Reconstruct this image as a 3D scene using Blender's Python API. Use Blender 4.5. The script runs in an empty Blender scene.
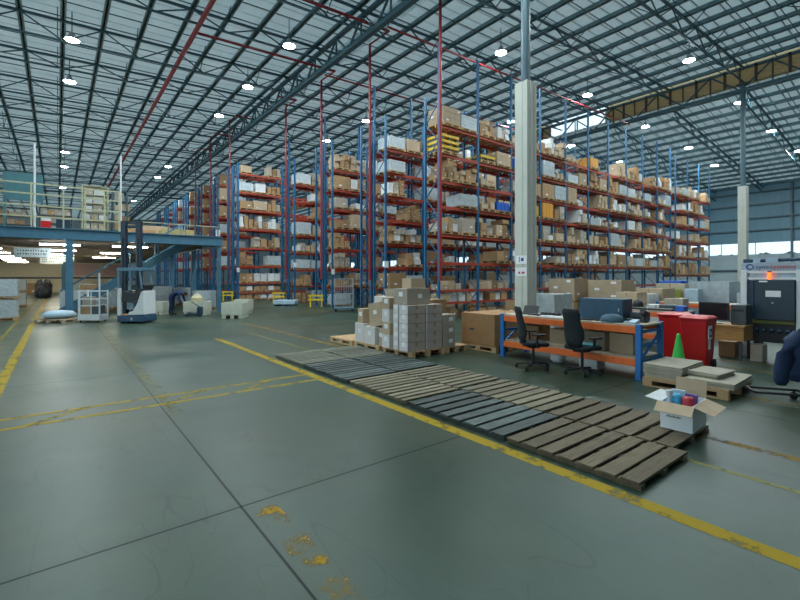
import bpy, math, random
from mathutils import Vector, Matrix
R = random.Random(7)
S = bpy.context.scene
COL = S.collection
PI = math.pi

# ------------------------------------------------------------------ camera, world, exposure
cam = bpy.data.objects.new('camera', bpy.data.cameras.new('camera'))
COL.objects.link(cam); S.camera = cam
cam.location = (0, 0, 1.75)
cam.rotation_euler = (PI/2, 0, -math.radians(38.15))
cam.data.sensor_width = 36
cam.data.lens = 436/800*36
cam.data.shift_y = -23/800
cam.data.clip_start = .05; cam.data.clip_end = 600
w = bpy.data.worlds.new('world'); S.world = w; w.use_nodes = True
bg = w.node_tree.nodes['Background']
bg.inputs[0].default_value = (.72, .92, 1.0, 1); bg.inputs[1].default_value = .75
S.view_settings.view_transform = 'Standard'; S.view_settings.look = 'None'
S.view_settings.gamma = 1; S.view_settings.exposure = 1.02
S.view_settings.use_curve_mapping = False
S.cycles.use_denoising = True
S.cycles.max_bounces = 8; S.cycles.diffuse_bounces = 4; S.cycles.transparent_max_bounces = 12
S.cycles.sample_clamp_indirect = 4
LAMP = 260.0          # strength of the high-bay diffusers
ROOF_FILL = .20   # translucency added to the metal roof sheets to brighten the ceiling
TUBE = 36.0           # strength of the fluorescent tubes below the mezzanine

# ------------------------------------------------------------------ materials
MATS = {}
def M(name, c, rough=.6, metal=0, var=.12, scale=6, rnd=0, stretch=None, spec=.5, bump=0):
    if name in MATS: return MATS[name]
    m = bpy.data.materials.new(name); m.use_nodes = True; nt = m.node_tree; N = nt.nodes; L = nt.links
    b = N['Principled BSDF']
    b.inputs['Roughness'].default_value = rough; b.inputs['Metallic'].default_value = metal
    b.inputs['Specular IOR Level'].default_value = spec
    tc = N.new('ShaderNodeTexCoord'); no = N.new('ShaderNodeTexNoise'); no.inputs['Scale'].default_value = scale
    no.inputs['Detail'].default_value = 4
    if stretch:
        mp = N.new('ShaderNodeMapping'); mp.inputs['Scale'].default_value = stretch
        L.new(tc.outputs['Object'], mp.inputs[0]); L.new(mp.outputs[0], no.inputs['Vector'])
    else: L.new(tc.outputs['Object'], no.inputs['Vector'])
    mr = N.new('ShaderNodeMapRange'); mr.inputs[1].default_value = .25; mr.inputs[2].default_value = .75
    mr.inputs[3].default_value = 1-var; mr.inputs[4].default_value = 1+var
    L.new(no.outputs[0], mr.inputs[0])
    hv = N.new('ShaderNodeHueSaturation'); hv.inputs['Color'].default_value = (*c, 1)
    if rnd:
        oi = N.new('ShaderNodeObjectInfo'); m2 = N.new('ShaderNodeMapRange')
        m2.inputs[3].default_value = 1-rnd; m2.inputs[4].default_value = 1+rnd
        L.new(oi.outputs['Random'], m2.inputs[0]); mu = N.new('ShaderNodeMath'); mu.operation = 'MULTIPLY'
        L.new(mr.outputs[0], mu.inputs[0]); L.new(m2.outputs[0], mu.inputs[1]); L.new(mu.outputs[0], hv.inputs['Value'])
    else: L.new(mr.outputs[0], hv.inputs['Value'])
    L.new(hv.outputs[0], b.inputs['Base Color'])
    if bump:
        bp = N.new('ShaderNodeBump'); bp.inputs['Strength'].default_value = bump; bp.inputs['Distance'].default_value = .03
        L.new(no.outputs[0], bp.inputs['Height']); L.new(bp.outputs[0], b.inputs['Normal'])
    MATS[name] = m
    return m
def EM(name, c, s):
    m = bpy.data.materials.new(name); m.use_nodes = True; nt = m.node_tree
    b = nt.nodes['Principled BSDF']; b.inputs['Base Color'].default_value = (*c, 1)
    b.inputs['Emission Color'].default_value = (*c, 1); b.inputs['Emission Strength'].default_value = s
    MATS[name] = m; return m

blue = M('rack_blue', (.008, .105, .235), .45); orange = M('beam_orange', (.40, .05, .022), .5)
borange = M('bench_orange', (.8, .16, .03), .5); bblue = M('bench_blue', (.02, .17, .5), .45)
steel = M('structure_steel', (.05, .12, .15), .5); purl = M('purlin_steel', (.13, .23, .26), .5)
mezz = M('mezzanine_blue', (.065, .18, .27), .5); red = M('pipe_red', (.27, .02, .028), .5)
clad = M('column_cladding', (.55, .58, .52), .6, var=.06, scale=2)
tan = M('cardboard', (.36, .225, .115), .8, rnd=.3, var=.1); tan2 = M('cardboard_pale', (.48, .37, .25), .8, rnd=.2, var=.08)
greyc = M('cardboard_grey', (.42, .37, .30), .8, rnd=.15, var=.1)
whitec = M('carton_white', (.66, .69, .70), .7, rnd=.2, var=.05); tape = M('tape', (.36, .24, .13), .35, var=.05)
wrap = M('stretch_wrap', (.50, .575, .61), .22, rnd=.15, var=.18, scale=9, bump=.5)
wood = M('pallet_wood', (.45, .29, .15), .8, rnd=.25, var=.25, scale=5, stretch=(2, 12, 12))
woodold = M('pallet_wood_weathered', (.145, .115, .072), .85, rnd=.15, var=.35, scale=4, stretch=(1.2, 14, 14))
woodtan = M('pallet_wood_worn_tan', (.165, .145, .095), .85, rnd=.12, var=.3, scale=4, stretch=(1.2, 14, 14))
wooddark = M('pallet_wood_blue_black', (.055, .075, .07), .7, rnd=.2, var=.6, scale=4, stretch=(1.2, 14, 14))
woodgrey = M('pallet_wood_bleached', (.16, .165, .125), .85, rnd=.1, var=.25, scale=4, stretch=(1.2, 14, 14))
yellow = M('yellow_plastic', (.75, .48, .03), .5, rnd=.1); oran = M('orange_plastic', (.75, .35, .05), .5)
btote = M('blue_plastic', (.02, .12, .55), .45); white = M('white_paint', (.72, .76, .78), .4, var=.05)
black = M('black_plastic', (.015, .02, .025), .45); navy = M('navy_paint', (.012, .05, .10), .4)
paper = M('paper', (.8, .82, .84), .7, var=.03); grey = M('grey_metal', (.35, .40, .43), .4, metal=.3)
redp = M('red_plastic', (.55, .012, .018), .35, var=.05); green = M('green_plastic', (.06, .62, .10), .4, var=.06)
cream = M('rail_cream', (.50, .50, .33), .5); lblue = M('pale_blue_plastic', (.40, .55, .66), .5, var=.08)
teal = M('teal_panel', (.045, .15, .18), .6); jacket = M('navy_cloth', (.006, .022, .065), .85, var=.25, scale=12, bump=.4)
suit = M('overall_blue', (.006, .028, .10), .85, var=.2, scale=12); skin = M('skin', (.30, .17, .11), .6, var=.05); hair = M('hair', (.015, .012, .01), .7)
bin_c = M('bin_plastic', (.62, .64, .53), .5, var=.06)
desk = M('desk_wood', (.42, .23, .08), .45, var=.2, scale=4, stretch=(8, 1.5, 8))
dgrey = M('dark_grey', (.06, .08, .09), .5); rubber = M('rubber', (.012, .012, .013), .7)
mag = M('magenta_film', (.35, .06, .13), .35, bump=.5, scale=9, var=.3)
olive = M('olive_green', (.45, .5, .08), .6)

for _w in ('pallet_wood_weathered','pallet_wood_worn_tan','pallet_wood_blue_black','pallet_wood_bleached'):
    _n = MATS[_w].node_tree; _g = _n.nodes.new('ShaderNodeNewGeometry'); _r = _n.nodes.new('ShaderNodeMapRange')
    _k = {'pallet_wood_blue_black':.6}.get(_w,.28)
    _r.inputs[3].default_value = 1-_k; _r.inputs[4].default_value = 1+_k*1.1
    _n.links.new(_g.outputs['Random Per Island'],_r.inputs[0]); _h = _n.nodes.new('ShaderNodeHueSaturation'); _o = [x for x in _n.nodes if x.type=='HUE_SAT'][0]
    _n.links.new(_o.outputs[0],_h.inputs['Color']); _n.links.new(_r.outputs[0],_h.inputs['Value']); _n.links.new(_h.outputs[0],_n.nodes['Principled BSDF'].inputs['Base Color'])
def floor_mat():
    m = bpy.data.materials.new('concrete_floor'); m.use_nodes = True; nt = m.node_tree; N = nt.nodes; L = nt.links
    b = N['Principled BSDF']; b.inputs['Specular IOR Level'].default_value = .36; b.inputs['Specular Tint'].default_value = (.75, 1, .97, 1); tc = N.new('ShaderNodeTexCoord')
    def noise(s, d=5, dist=0):
        n = N.new('ShaderNodeTexNoise'); n.inputs['Scale'].default_value = s; n.inputs['Detail'].default_value = d
        n.inputs['Distortion'].default_value = dist; L.new(tc.outputs['Object'], n.inputs['Vector']); return n
    def math_(op, a, c):
        n = N.new('ShaderNodeMath'); n.operation = op
        for i, x in enumerate((a, c)):
            if x is None: continue
            if isinstance(x, (int, float)): n.inputs[i].default_value = x
            else: L.new(x, n.inputs[i])
        return n.outputs[0]
    def mr(x, a, b_, c, d):
        n = N.new('ShaderNodeMapRange'); n.inputs[1].default_value = a; n.inputs[2].default_value = b_
        n.inputs[3].default_value = c; n.inputs[4].default_value = d; L.new(x, n.inputs[0]); return n.outputs[0]
    big = noise(.45, 6, .6); mid = noise(3.2, 8, .3); fine = noise(60, 3)
    v = math_('MULTIPLY', mr(big.outputs[0], .3, .7, .86, 1.14), mr(mid.outputs[0], .3, .7, .92, 1.08))
    v = math_('MULTIPLY', v, mr(fine.outputs[0], .3, .7, .95, 1.05))
    # scuffs: thin dark curved strokes
    sc = noise(.9, 1, 1.2); ed = math_('ABSOLUTE', math_('SUBTRACT', sc.outputs[0], .5), None)
    v = math_('MULTIPLY', v, mr(ed, 0, .002, .88, 1))
    for sc_, rot, wd in ((.55,.9,.0012),(.8,-.5,.001),(.4,2.2,.0012)):
        mp = N.new('ShaderNodeMapping'); mp.inputs['Rotation'].default_value = (0,0,rot); mp.inputs['Scale'].default_value = (sc_, sc_*.22, 1)
        L.new(tc.outputs['Object'], mp.inputs[0]); q = N.new('ShaderNodeTexNoise'); q.inputs['Scale'].default_value = 3.2; q.inputs['Detail'].default_value = 1
        L.new(mp.outputs[0], q.inputs['Vector']); e2 = math_('ABSOLUTE', math_('SUBTRACT', q.outputs[0], .5), None)
        v = math_('MULTIPLY', v, math_('MAXIMUM', mr(e2, 0, wd*3, .72, 1), mr(noise(1.1+sc_,3).outputs[0], .48, .56, 0, 1)))
    # saw-cut joints
    jm = math_('ADD', .36, 0.0); sp = N.new('ShaderNodeSeparateXYZ'); L.new(tc.outputs['Object'], sp.inputs[0])
    for out, off, per in ((sp.outputs[0], 1.1, 5.9), (sp.outputs[1], 3.36, 5.9)):
        t = math_('PINGPONG', math_('SUBTRACT', out, off), per/2)
        v = math_('MULTIPLY', v, mr(t, .006, .012, .35, 1)); jm = math_('MULTIPLY', jm, mr(t, .006, .013, .25, 1))
        v = math_('MULTIPLY', v, mr(t, .0, .11, .90, 1))
    mx = N.new('ShaderNodeMix'); mx.data_type = 'RGBA'
    mx.inputs[6].default_value = (.027, .053, .036, 1); mx.inputs[7].default_value = (.046, .055, .032, 1)
    L.new(mr(noise(.23, 3).outputs[0], .4, .65, 0, 1), mx.inputs[0])
    L.new(jm, b.inputs['Specular IOR Level'])
    hv = N.new('ShaderNodeHueSaturation'); L.new(mx.outputs[2], hv.inputs['Color']); L.new(v, hv.inputs['Value'])
    L.new(hv.outputs[0], b.inputs['Base Color'])
    L.new(mr(big.outputs[0], .3, .7, .34, .46), b.inputs['Roughness'])
    bp = N.new('ShaderNodeBump'); bp.inputs['Strength'].default_value = .02; bp.inputs['Distance'].default_value = .02
    L.new(mid.outputs[0], bp.inputs['Height']); L.new(bp.outputs[0], b.inputs['Normal'])
    return m
def paint_mat(name, c, wear):
    m = bpy.data.materials.new(name); m.use_nodes = True; nt = m.node_tree; N = nt.nodes; L = nt.links
    b = N['Principled BSDF']; b.inputs['Roughness'].default_value = .7; b.inputs['Specular IOR Level'].default_value = .2; b.inputs['Base Color'].default_value = (*c, 1)
    tc = N.new('ShaderNodeTexCoord'); n = N.new('ShaderNodeTexNoise'); n.inputs['Scale'].default_value = 4; n.inputs['Detail'].default_value = 9
    n.inputs['Roughness'].default_value = .7
    L.new(tc.outputs['Object'], n.inputs['Vector'])
    r = N.new('ShaderNodeMapRange'); r.inputs[1].default_value = wear-.07; r.inputs[2].default_value = wear+.07
    L.new(n.outputs[0], r.inputs[0]); L.new(r.outputs[0], b.inputs['Alpha'])
    return m
def sheet_mat():   # translucent roof sheet, daylight soaks through
    m = bpy.data.materials.new('roof_skylight_sheet'); m.use_nodes = True; nt = m.node_tree; N = nt.nodes; L = nt.links
    for n in list(N):
        if n.type == 'BSDF_PRINCIPLED': N.remove(n)
    t = N.new('ShaderNodeBsdfTranslucent'); t.inputs[0].default_value = (.85, .9, .92, 1)
    L.new(t.outputs[0], N['Material Output'].inputs[0]); return m

# ------------------------------------------------------------------ mesh builder
class MB:
    def __init__(s): s.v = []; s.f = []; s.m = []
    def box(s, x0, y0, z0, x1, y1, z1, mi=0):
        n = len(s.v)
        s.v += [(x0,y0,z0),(x1,y0,z0),(x1,y1,z0),(x0,y1,z0),(x0,y0,z1),(x1,y0,z1),(x1,y1,z1),(x0,y1,z1)]
        s.f += [tuple(n+i for i in q) for q in ((0,3,2,1),(4,5,6,7),(0,1,5,4),(1,2,6,5),(2,3,7,6),(3,0,4,7))]
        s.m += [mi]*6; return s
    def cbox(s, c, d, rz=0, mi=0, rx=0, ry=0):
        n = len(s.v); mt = Matrix.Rotation(rz,3,'Z') @ Matrix.Rotation(ry,3,'Y') @ Matrix.Rotation(rx,3,'X')
        for a in ((-1,-1,-1),(1,-1,-1),(1,1,-1),(-1,1,-1),(-1,-1,1),(1,-1,1),(1,1,1),(-1,1,1)):
            s.v.append(tuple(Vector(c)+mt@Vector((a[0]*d[0]/2,a[1]*d[1]/2,a[2]*d[2]/2))))
        s.f += [tuple(n+i for i in q) for q in ((0,3,2,1),(4,5,6,7),(0,1,5,4),(1,2,6,5),(2,3,7,6),(3,0,4,7))]
        s.m += [mi]*6; return s
    def bar(s, a, b, wd, h=None, mi=0):
        h = h or wd; a = Vector(a); b = Vector(b); d = (b-a)
        if d.length < 1e-6: return s
        d.normalize(); up = Vector((0,0,1)) if abs(d.z) < .95 else Vector((0,1,0))
        x = d.cross(up).normalized()*wd/2; y = x.cross(d).normalized()*h/2; n = len(s.v)
        for p in (a, b): s.v += [tuple(p-x-y), tuple(p+x-y), tuple(p+x+y), tuple(p-x+y)]
        s.f += [tuple(n+i for i in q) for q in ((3,2,1,0),(4,5,6,7),(0,1,5,4),(1,2,6,5),(2,3,7,6),(3,0,4,7))]
        s.m += [mi]*6; return s
    def tube(s, pts, r, k=8, mi=0, cap=True):
        pts = [Vector(p) for p in pts]; rs = r if isinstance(r, (list, tuple)) else [r]*len(pts); n0 = len(s.v)
        for i, p in enumerate(pts):
            d = (pts[min(i+1,len(pts)-1)]-pts[max(i-1,0)]).normalized()
            up = Vector((0,0,1)) if abs(d.z) < .9 else Vector((0,1,0))
            x = d.cross(up).normalized(); y = x.cross(d).normalized()
            for j in range(k):
                t = 2*PI*j/k; s.v.append(tuple(p+(x*math.cos(t)+y*math.sin(t))*rs[i]))
        for i in range(len(pts)-1):
            for j in range(k):
                a = n0+i*k+j; b = n0+i*k+(j+1)%k
                s.f.append((a, b, b+k, a+k)); s.m.append(mi)
        if cap:
            s.f.append(tuple(n0+j for j in range(k))[::-1]); e = n0+(len(pts)-1)*k
            s.f.append(tuple(e+j for j in range(k))); s.m += [mi]*2
        return s
    def lathe(s, prof, c=(0,0,0), k=16, mi=0, sx=1, sy=1):
        n0 = len(s.v)
        for r_, z in prof:
            for j in range(k):
                t = 2*PI*j/k; s.v.append((c[0]+r_*sx*math.cos(t), c[1]+r_*sy*math.sin(t), c[2]+z))
        for i in range(len(prof)-1):
            for j in range(k):
                a = n0+i*k+j; b = n0+i*k+(j+1)%k; s.f.append((a,b,b+k,a+k)); s.m.append(mi)
        s.f.append(tuple(n0+j for j in range(k))[::-1]); e = n0+(len(prof)-1)*k
        s.f.append(tuple(e+j for j in range(k))); s.m += [mi]*2; return s
    def prism(s, poly, axis, a, b, mi=0):   # poly in the two other axes
        n = len(s.v); k = len(poly)
        for t in (a, b):
            for p, q in poly: s.v.append({'y': (p,t,q), 'x': (t,p,q), 'z': (p,q,t)}[axis])
        s.f.append(tuple(range(n,n+k))); s.f.append(tuple(range(n+k,n+2*k))[::-1])
        for i in range(k):
            j = (i+1)%k; s.f.append((n+i, n+k+i, n+k+j, n+j))
        s.m += [mi]*(k+2); return s
    def loft(s, rings, mi=0):
        n = len(s.v); k = len(rings[0])
        for r_ in rings: s.v += [tuple(p) for p in r_]
        for i in range(len(rings)-1):
            for j in range(k):
                a = n+i*k+j; b = n+i*k+(j+1)%k; s.f.append((a,b,b+k,a+k)); s.m.append(mi)
        s.f.append(tuple(range(n,n+k))[::-1]); e = n+(len(rings)-1)*k; s.f.append(tuple(range(e,e+k))); s.m += [mi]*2
        return s
    def mesh(s, name, mats):
        me = bpy.data.meshes.new(name); me.from_pydata(s.v, [], s.f)
        mats = mats if isinstance(mats, (list, tuple)) else [mats]
        for m in mats: me.materials.append(m)
        if len(mats) > 1: me.polygons.foreach_set('material_index', s.m)
        me.update(); return me
    def build(s, name, mats, parent=None, smooth=False, bevel=0, sub=0):
        o = bpy.data.objects.new(name, s.mesh(name, mats)); COL.objects.link(o)
        if parent: o.parent = parent
        if bevel:
            b = o.modifiers.new('b', 'BEVEL'); b.width = bevel; b.segments = 2; b.limit_method = 'ANGLE'
        if sub:
            b = o.modifiers.new('s', 'SUBSURF'); b.levels = sub; b.render_levels = sub
        if smooth:
            for p in o.data.polygons: p.use_smooth = True
        return o
USED = set()
def tag(o, label, cat, group=None, kind=None):
    o['label'] = label; o['category'] = cat; USED.add(label)
    if group: o['group'] = group
    if kind: o['kind'] = kind
    return o
def thing(name, label, cat, loc=(0,0,0), rz=0, group=None):
    o = bpy.data.objects.new(name, None); COL.objects.link(o); o.location = loc; o.rotation_euler = (0,0,rz)
    o.empty_display_size = .1
    return tag(o, label, cat, group)
def struct(o, label=None):
    o['kind'] = 'structure'
    if label: o['label'] = label
    return o
def copy_tree(o, loc, rz, label, group=None, scale=None):
    c = o.copy(); COL.objects.link(c); c.location = loc; c.rotation_euler = (0,0,rz)
    if scale: c.scale = scale
    c['label'] = label; USED.add(label)
    if group: c['group'] = group
    for ch in o.children:
        d = ch.copy(); COL.objects.link(d); d.parent = c
        for g in ch.children:
            e = g.copy(); COL.objects.link(e); e.parent = d
    return c
ORD = ['first','second','third','fourth','fifth','sixth','seventh','eighth','ninth','tenth','eleventh','twelfth','thirteenth']

# ------------------------------------------------------------------ building shell
fl = struct(MB().box(-30,-14,-.2,60,112,0).build('floor', floor_mat()), 'grey concrete warehouse floor with saw-cut joints')
pa = paint_mat('yellow_floor_paint', (.33,.23,.006), .42); pb = paint_mat('worn_yellow_paint', (.26,.20,.02), .46)
pd = paint_mat('flaking_yellow_paint', (.36,.22,.015), .56); pc = paint_mat('orange_floor_paint', (.21,.13,.02), .47)
pe = paint_mat('pale_yellow_paint', (.22,.21,.05), .40)
def line(x0, y0, x1, y1, wd, m, z=.002):
    b = MB(); n = max(1, int(math.hypot(x1-x0,y1-y0)/2))
    d = Vector((x1-x0,y1-y0)).normalized(); p = Vector((-d.y,d.x))*wd/2
    b.v = [(x0-p.x,y0-p.y,z),(x1-p.x,y1-p.y,z),(x1+p.x,y1+p.y,z),(x0+p.x,y0+p.y,z)]; b.f = [(0,1,2,3)]; b.m = [0]
    return b.build('floor_line', m, fl)
line(3.56,-3,3.56,13,.15,pa)
line(4.74,-3,4.74,14,.05,pe); line(5.58,-3,5.58,17,.12,pc); line(7.9,-3,7.9,2.6,.1,pc); line(11.0,-3,11.0,6.5,.09,pc); line(10.2,-3,10.2,3,.08,pc)
line(-.75,6.73,3.48,6.73,.08,pa); line(-.75,7.2,3.48,7.2,.08,pa); line(-4,6.73,-.75,6.73,.08,pa); line(-4,7.2,-.75,7.2,.08,pa)
for x in (-2.6,-1.3,-.3,1.2,2.2): line(x,6.75,x+.62,7.18,.07,pb,.0021)
line(1.24,.5,1.24,3.3,.17,pd); line(1.22,6.2,1.22,22,.16,paint_mat('faint_yellow_paint',(.24,.19,.03),.57))
line(-.73,7.3,-.73,60,.15,pa); line(-1.25,9,-1.25,60,.08,pb)
for k in range(26): line(-4.2,9+k*.85,-.8,9.0+k*.85,.06,pb,.0021)
line(6.4,20,12,20,.12,pb); line(2,14.9,12,14.9,.1,pd)

def rz_(x): return 13.9+.045*(x-11) if x <= 34 else 13.75-.105*(x-34)
roofm = M('roof_sheet', (.50,.56,.58), .4, var=.22, scale=.9, stretch=(1,.4,1)); skyl = sheet_mat()
_n = roofm.node_tree; _t = _n.nodes.new('ShaderNodeBsdfTranslucent'); _t.inputs[0].default_value = (.80,.92,.95,1)
_m = _n.nodes.new('ShaderNodeMixShader'); _m.inputs[0].default_value = ROOF_FILL  # translucent share added as fill light for the ceiling
_n.links.new(_n.nodes['Principled BSDF'].outputs[0],_m.inputs[1]); _n.links.new(_t.outputs[0],_m.inputs[2]); _n.links.new(_m.outputs[0],_n.nodes['Material Output'].inputs[0])
def roof(x0, x1, name, mats, per=.5):
    b = MB(); y = -14; ys = []; per = .7
    while y < 110: ys.append(y); y += per
    ymax = ys[-1]
    prof = []
    for yy in ys: prof += [(yy,0),(yy+per*.84,0),(yy+per*.88,.05),(yy+per*.96,.05)]
    n = len(b.v)
    for px in (x0, x1):
        for yy, dz in prof: b.v.append((px, yy, rz_(px+(.001 if px==34 and x0==34 else 0))+.22+dz))
    k = len(prof)
    for i in range(k-1): b.f.append((i, i+k, i+k+1, i+1)); b.m.append(0 if i%4 in (0,3) and i%4 == 0 or i%4 == 3 else 1)
    return b.build(name, [mats, M('roof_rib_shade', (.17,.21,.225), .5)])  # ribs coloured darker: shading that the flat light leaves out
ce = struct(roof(-26,34,'ceiling',roofm), 'ribbed metal roof sheeting over the main hall')
ce2 = struct(roof(34.001,60,'ceiling',roofm), 'lower ribbed roof sheeting beyond the louvred step')
def purlin(x, parent, m=purl):
    b = MB(); z = rz_(x)
    b.box(x-.035,-14,z,x+.035,110,z+.22); b.box(x-.11,-14,z,x+.11,110,z+.02)
    b.build('purlin', m, parent)
x = -25.3
while x < 33.9: purlin(x, ce); x += 1.5
x = 34.9
while x < 59: purlin(x, ce2); x += 1.5
sk = MB()
for (a, b_) in ((12.0,12.9),):
    sk.box(a,6,rz_(a)+.17,b_,110,rz_(a)+.19)
# sag rods between purlins
sr = MB(); y = -13
while y < 80:
    sr.bar((-26,y,rz_(-26)+.06),(33.9,y,rz_(33.9)+.06),.035); sr.bar((34.2,y,rz_(34.2)+.06),(60,y,rz_(60)+.06),.035); y += 1.4
sr.build('sag_rods', steel, ce)
# lattice trusses along X
ti = 0
for k in range(-3, 20):
    y = 8.2+4.2*k
    b = MB(); main = (k % 2 == 0); dep = .95 if main else .62
    for xa, xb in ((-25.3,34),(34.3,59)):
        if xb > 40 and y > 62: continue
        b.bar((xa,y,rz_(xa)-.05),(xb,y,rz_(xb)-.05),.10,.10)
        b.bar((xa,y,rz_(xa)-dep),(xb,y,rz_(xb)-dep),.08,.08)
        x = xa; up = True
        while x+1.5 <= xb+.1:
            if y < 70:
                za, zb = (rz_(x)-.05, rz_(x+1.5)-dep) if up else (rz_(x)-dep, rz_(x+1.5)-.05)
                b.bar((x,y,za),(x+1.5,y,zb),.05)
            x += 1.5; up = not up
    # knee braces that fan out from the lower chord to the purlins
    if y < 60:
        x = -24
        while x < 33:
            for s in (-1,1): b.bar((x,y,rz_(x)-dep),(x,y+s*1.1,rz_(x)),.035)
            x += 3
    struct(b.build('roof_truss', steel), 'dark steel lattice truss spanning under the roof sheeting')['group'] = 'roof trusses'
# the main girder over the rack ends, and the one on the louvre line
def girder(X, zb, zt, y0, y1, st, label):
    b = MB(); b.bar((X,y0,zb),(X,y1,zb),.24,.18); b.bar((X,y0,zt),(X,y1,zt),.20,.16)
    y = y0; up = True
    while y < y1-.1:
        b.bar((X,y,zb if up else zt),(X,y+st,zt if up else zb),.085)
        if not up: b.bar((X,y,zb),(X,y,zt),.07)
        y += st; up = not up
    struct(b.build('roof_girder', steel), label)
girder(11.1, 12.75, 13.82, -14, 110, 1.15, 'deep steel lattice girder above the rack ends')
girder(34.0, 13.55, 14.9, -14, 62, 1.6, 'steel lattice girder below the louvred roof step')
# louvred roof step
lv = M('louvre_sheet', (.42,.37,.26), .6, var=.2, scale=3); 
_n = lv.node_tree; _t = _n.nodes.new('ShaderNodeBsdfTranslucent'); _t.inputs[0].default_value = (.95,.80,.55,1)
_m = _n.nodes.new('ShaderNodeMixShader'); _m.inputs[0].default_value = .45  # translucency mixed in so the strip looks lit from behind
_n.links.new(_n.nodes['Principled BSDF'].outputs[0],_m.inputs[1]); _n.links.new(_t.outputs[0],_m.inputs[2]); _n.links.new(_m.outputs[0],_n.nodes['Material Output'].inputs[0])
lvd = M('louvre_post', (.07,.055,.045), .6)
b = MB()
for (ya, yb) in ((-14,17.0),(21.9,110)):
    for i in range(9): b.cbox((34.02,(ya+yb)/2,13.95+i*.125),(.09,yb-ya,.02),ry=.7)
    b.box(34.1,ya,13.85,34.12,yb,15.2)
    y = ya; i = 0
    while y <= yb and y < 60:
        b.box(33.9,y-(.07 if i%2 else .03),13.85,34.0,y+(.07 if i%2 else .03),15.0,1); y += .8; i += 1
struct(b.build('trim_1',[lv,lvd]), 'tan louvred strip along the roof step')
g = MB().box(34.0,17.0,13.9,34.02,21.9,14.95).build('window_1', M('clear_glass',(.9,.95,1),.05))
gm = g.data.materials[0].node_tree.nodes['Principled BSDF']; gm.inputs['Transmission Weight'].default_value = 1; gm.inputs['IOR'].default_value = 1.02
struct(g, 'bright glazed opening in the roof step')
f_ = MB()
for y in (17.0,19.4,21.9): f_.box(33.95,y-.05,13.85,34.05,y+.05,15.0)
f_.box(33.95,17,14.9,34.05,21.9,15.05); f_.box(33.95,17,13.8,34.05,21.9,13.9); f_.build('window_frame', white, g)
struct(sk.build('window_2', skyl), 'translucent skylight strip in the roof beside the girder')

# walls
wallm = M('wall_sheeting', (.13,.27,.35), .5, var=.12, scale=1.5, stretch=(1,6,.3)); wlow = M('wall_lower', (.36,.45,.48), .6, var=.06, scale=1)
b = MB()
def ribwall(b, y0, y1, z0, z1, mi):
    y = y0
    while y < y1:
        b.box(58,y,z0,58.05,min(y+.9,y1),z1,mi); b.box(57.97,y+.9,z0,58.05,min(y+1.0,y1),z1,mi); y += 1.0
ribwall(b,-14,112,5.35,11.45,0); ribwall(b,-14,112,0,4.15,1)
wr = struct(b.build('wall_right',[wallm,wlow]), 'blue-grey sheeted side wall with a window band')
gd = M('girt', (.10,.16,.20), .6)
for z in (6.6,7.9,9.3,10.6,2.4): MB().box(57.7,-14,z,57.97,112,z+.14).build('girt', gd, wr)
for y in (-6,2,10,18,26,34,42): MB().box(57.6,y,0,57.96,y+.16,11.3).build('wall_post', gd, wr)
wg = struct(MB().box(58.0,-14,4.15,58.02,112,5.35).build('window_3', g.data.materials[0]), 'long band of clear window glass in the side wall')
b = MB()
for i in range(40): b.box(57.95,-14+i*3,4.15,58.06,-13.93+i*3,5.35)
b.build('mullion', white, wg)
wf = struct(MB().box(-30,110,0,60,110.2,16).build('wall_far', M('far_wall',(.45,.50,.52),.6,var=.06,scale=.5)), 'pale far end wall of the warehouse')

struct(MB().box(-30,-14.2,0,60,-14,16).build('wall_front', M('front_wall',(.30,.34,.35),.6,var=.06,scale=.5)), 'unseen grey wall behind the viewpoint, added to block light')  # unseen wall added so light comes mainly from the left
# columns: steel post with pale boxed cladding up to 7.5 m
def column(x, y, top, hb, label):
    o = bpy.data.objects.new('column', None); COL.objects.link(o); o.location = (x,y,0); struct(o, label)
    b = MB(); b.box(-.21,-.21,0,.21,.21,hb); b.box(-.225,-.22,0,-.08,-.1,hb+.01); b.box(-.06,-.235,0,.08,-.1,hb+.01); b.box(.11,-.235,0,.225,.2,hb+.01); b.box(-.225,-.04,0,-.1,.225,hb+.01)
    b.build('cladding', clad, o, bevel=.01)
    b = MB(); b.lathe([(.14,hb-.1),(.14,top)],k=16); b.box(-.3,-.3,top-.04,.3,.3,top)
    b.build('steel_post', M('column_steel',(.07,.13,.16),.4), o, smooth=False)
    return o
c1 = column(11.1,8.0,13.0,7.57,'white clad roof column behind the long workbench')
column(34.0,8.26,13.9,7.45,'white clad roof column beside the far machine')
# two notices on the first column (pushed off the cladding face)
def notice(z, label, marks):
    b = MB(); b.box(10.868,7.80,z,10.872,8.19,z+.25); o = b.build('notice', paper); tag(o, label, 'notice', 'notices on the white column')
    m = MB()
    for k, (y, zz, wd, h) in enumerate(marks): m.box(10.865,y+.07,z+zz,10.868,y+.07+wd,z+zz+h)
    m.build('print', M('notice_print_blue',(.04,.10,.35),.6) if 'upper' in label else M('notice_print_red',(.5,.05,.06),.6), o)
notice(2.14,'upper white notice with dark print on the clad column',[(7.83,.08,.10,.1),(7.97,.06,.03,.15)])
notice(1.78,'lower white notice with red print on the clad column',[(7.80,.07,.10,.06),(7.95,.07,.07,.06)])

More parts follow.
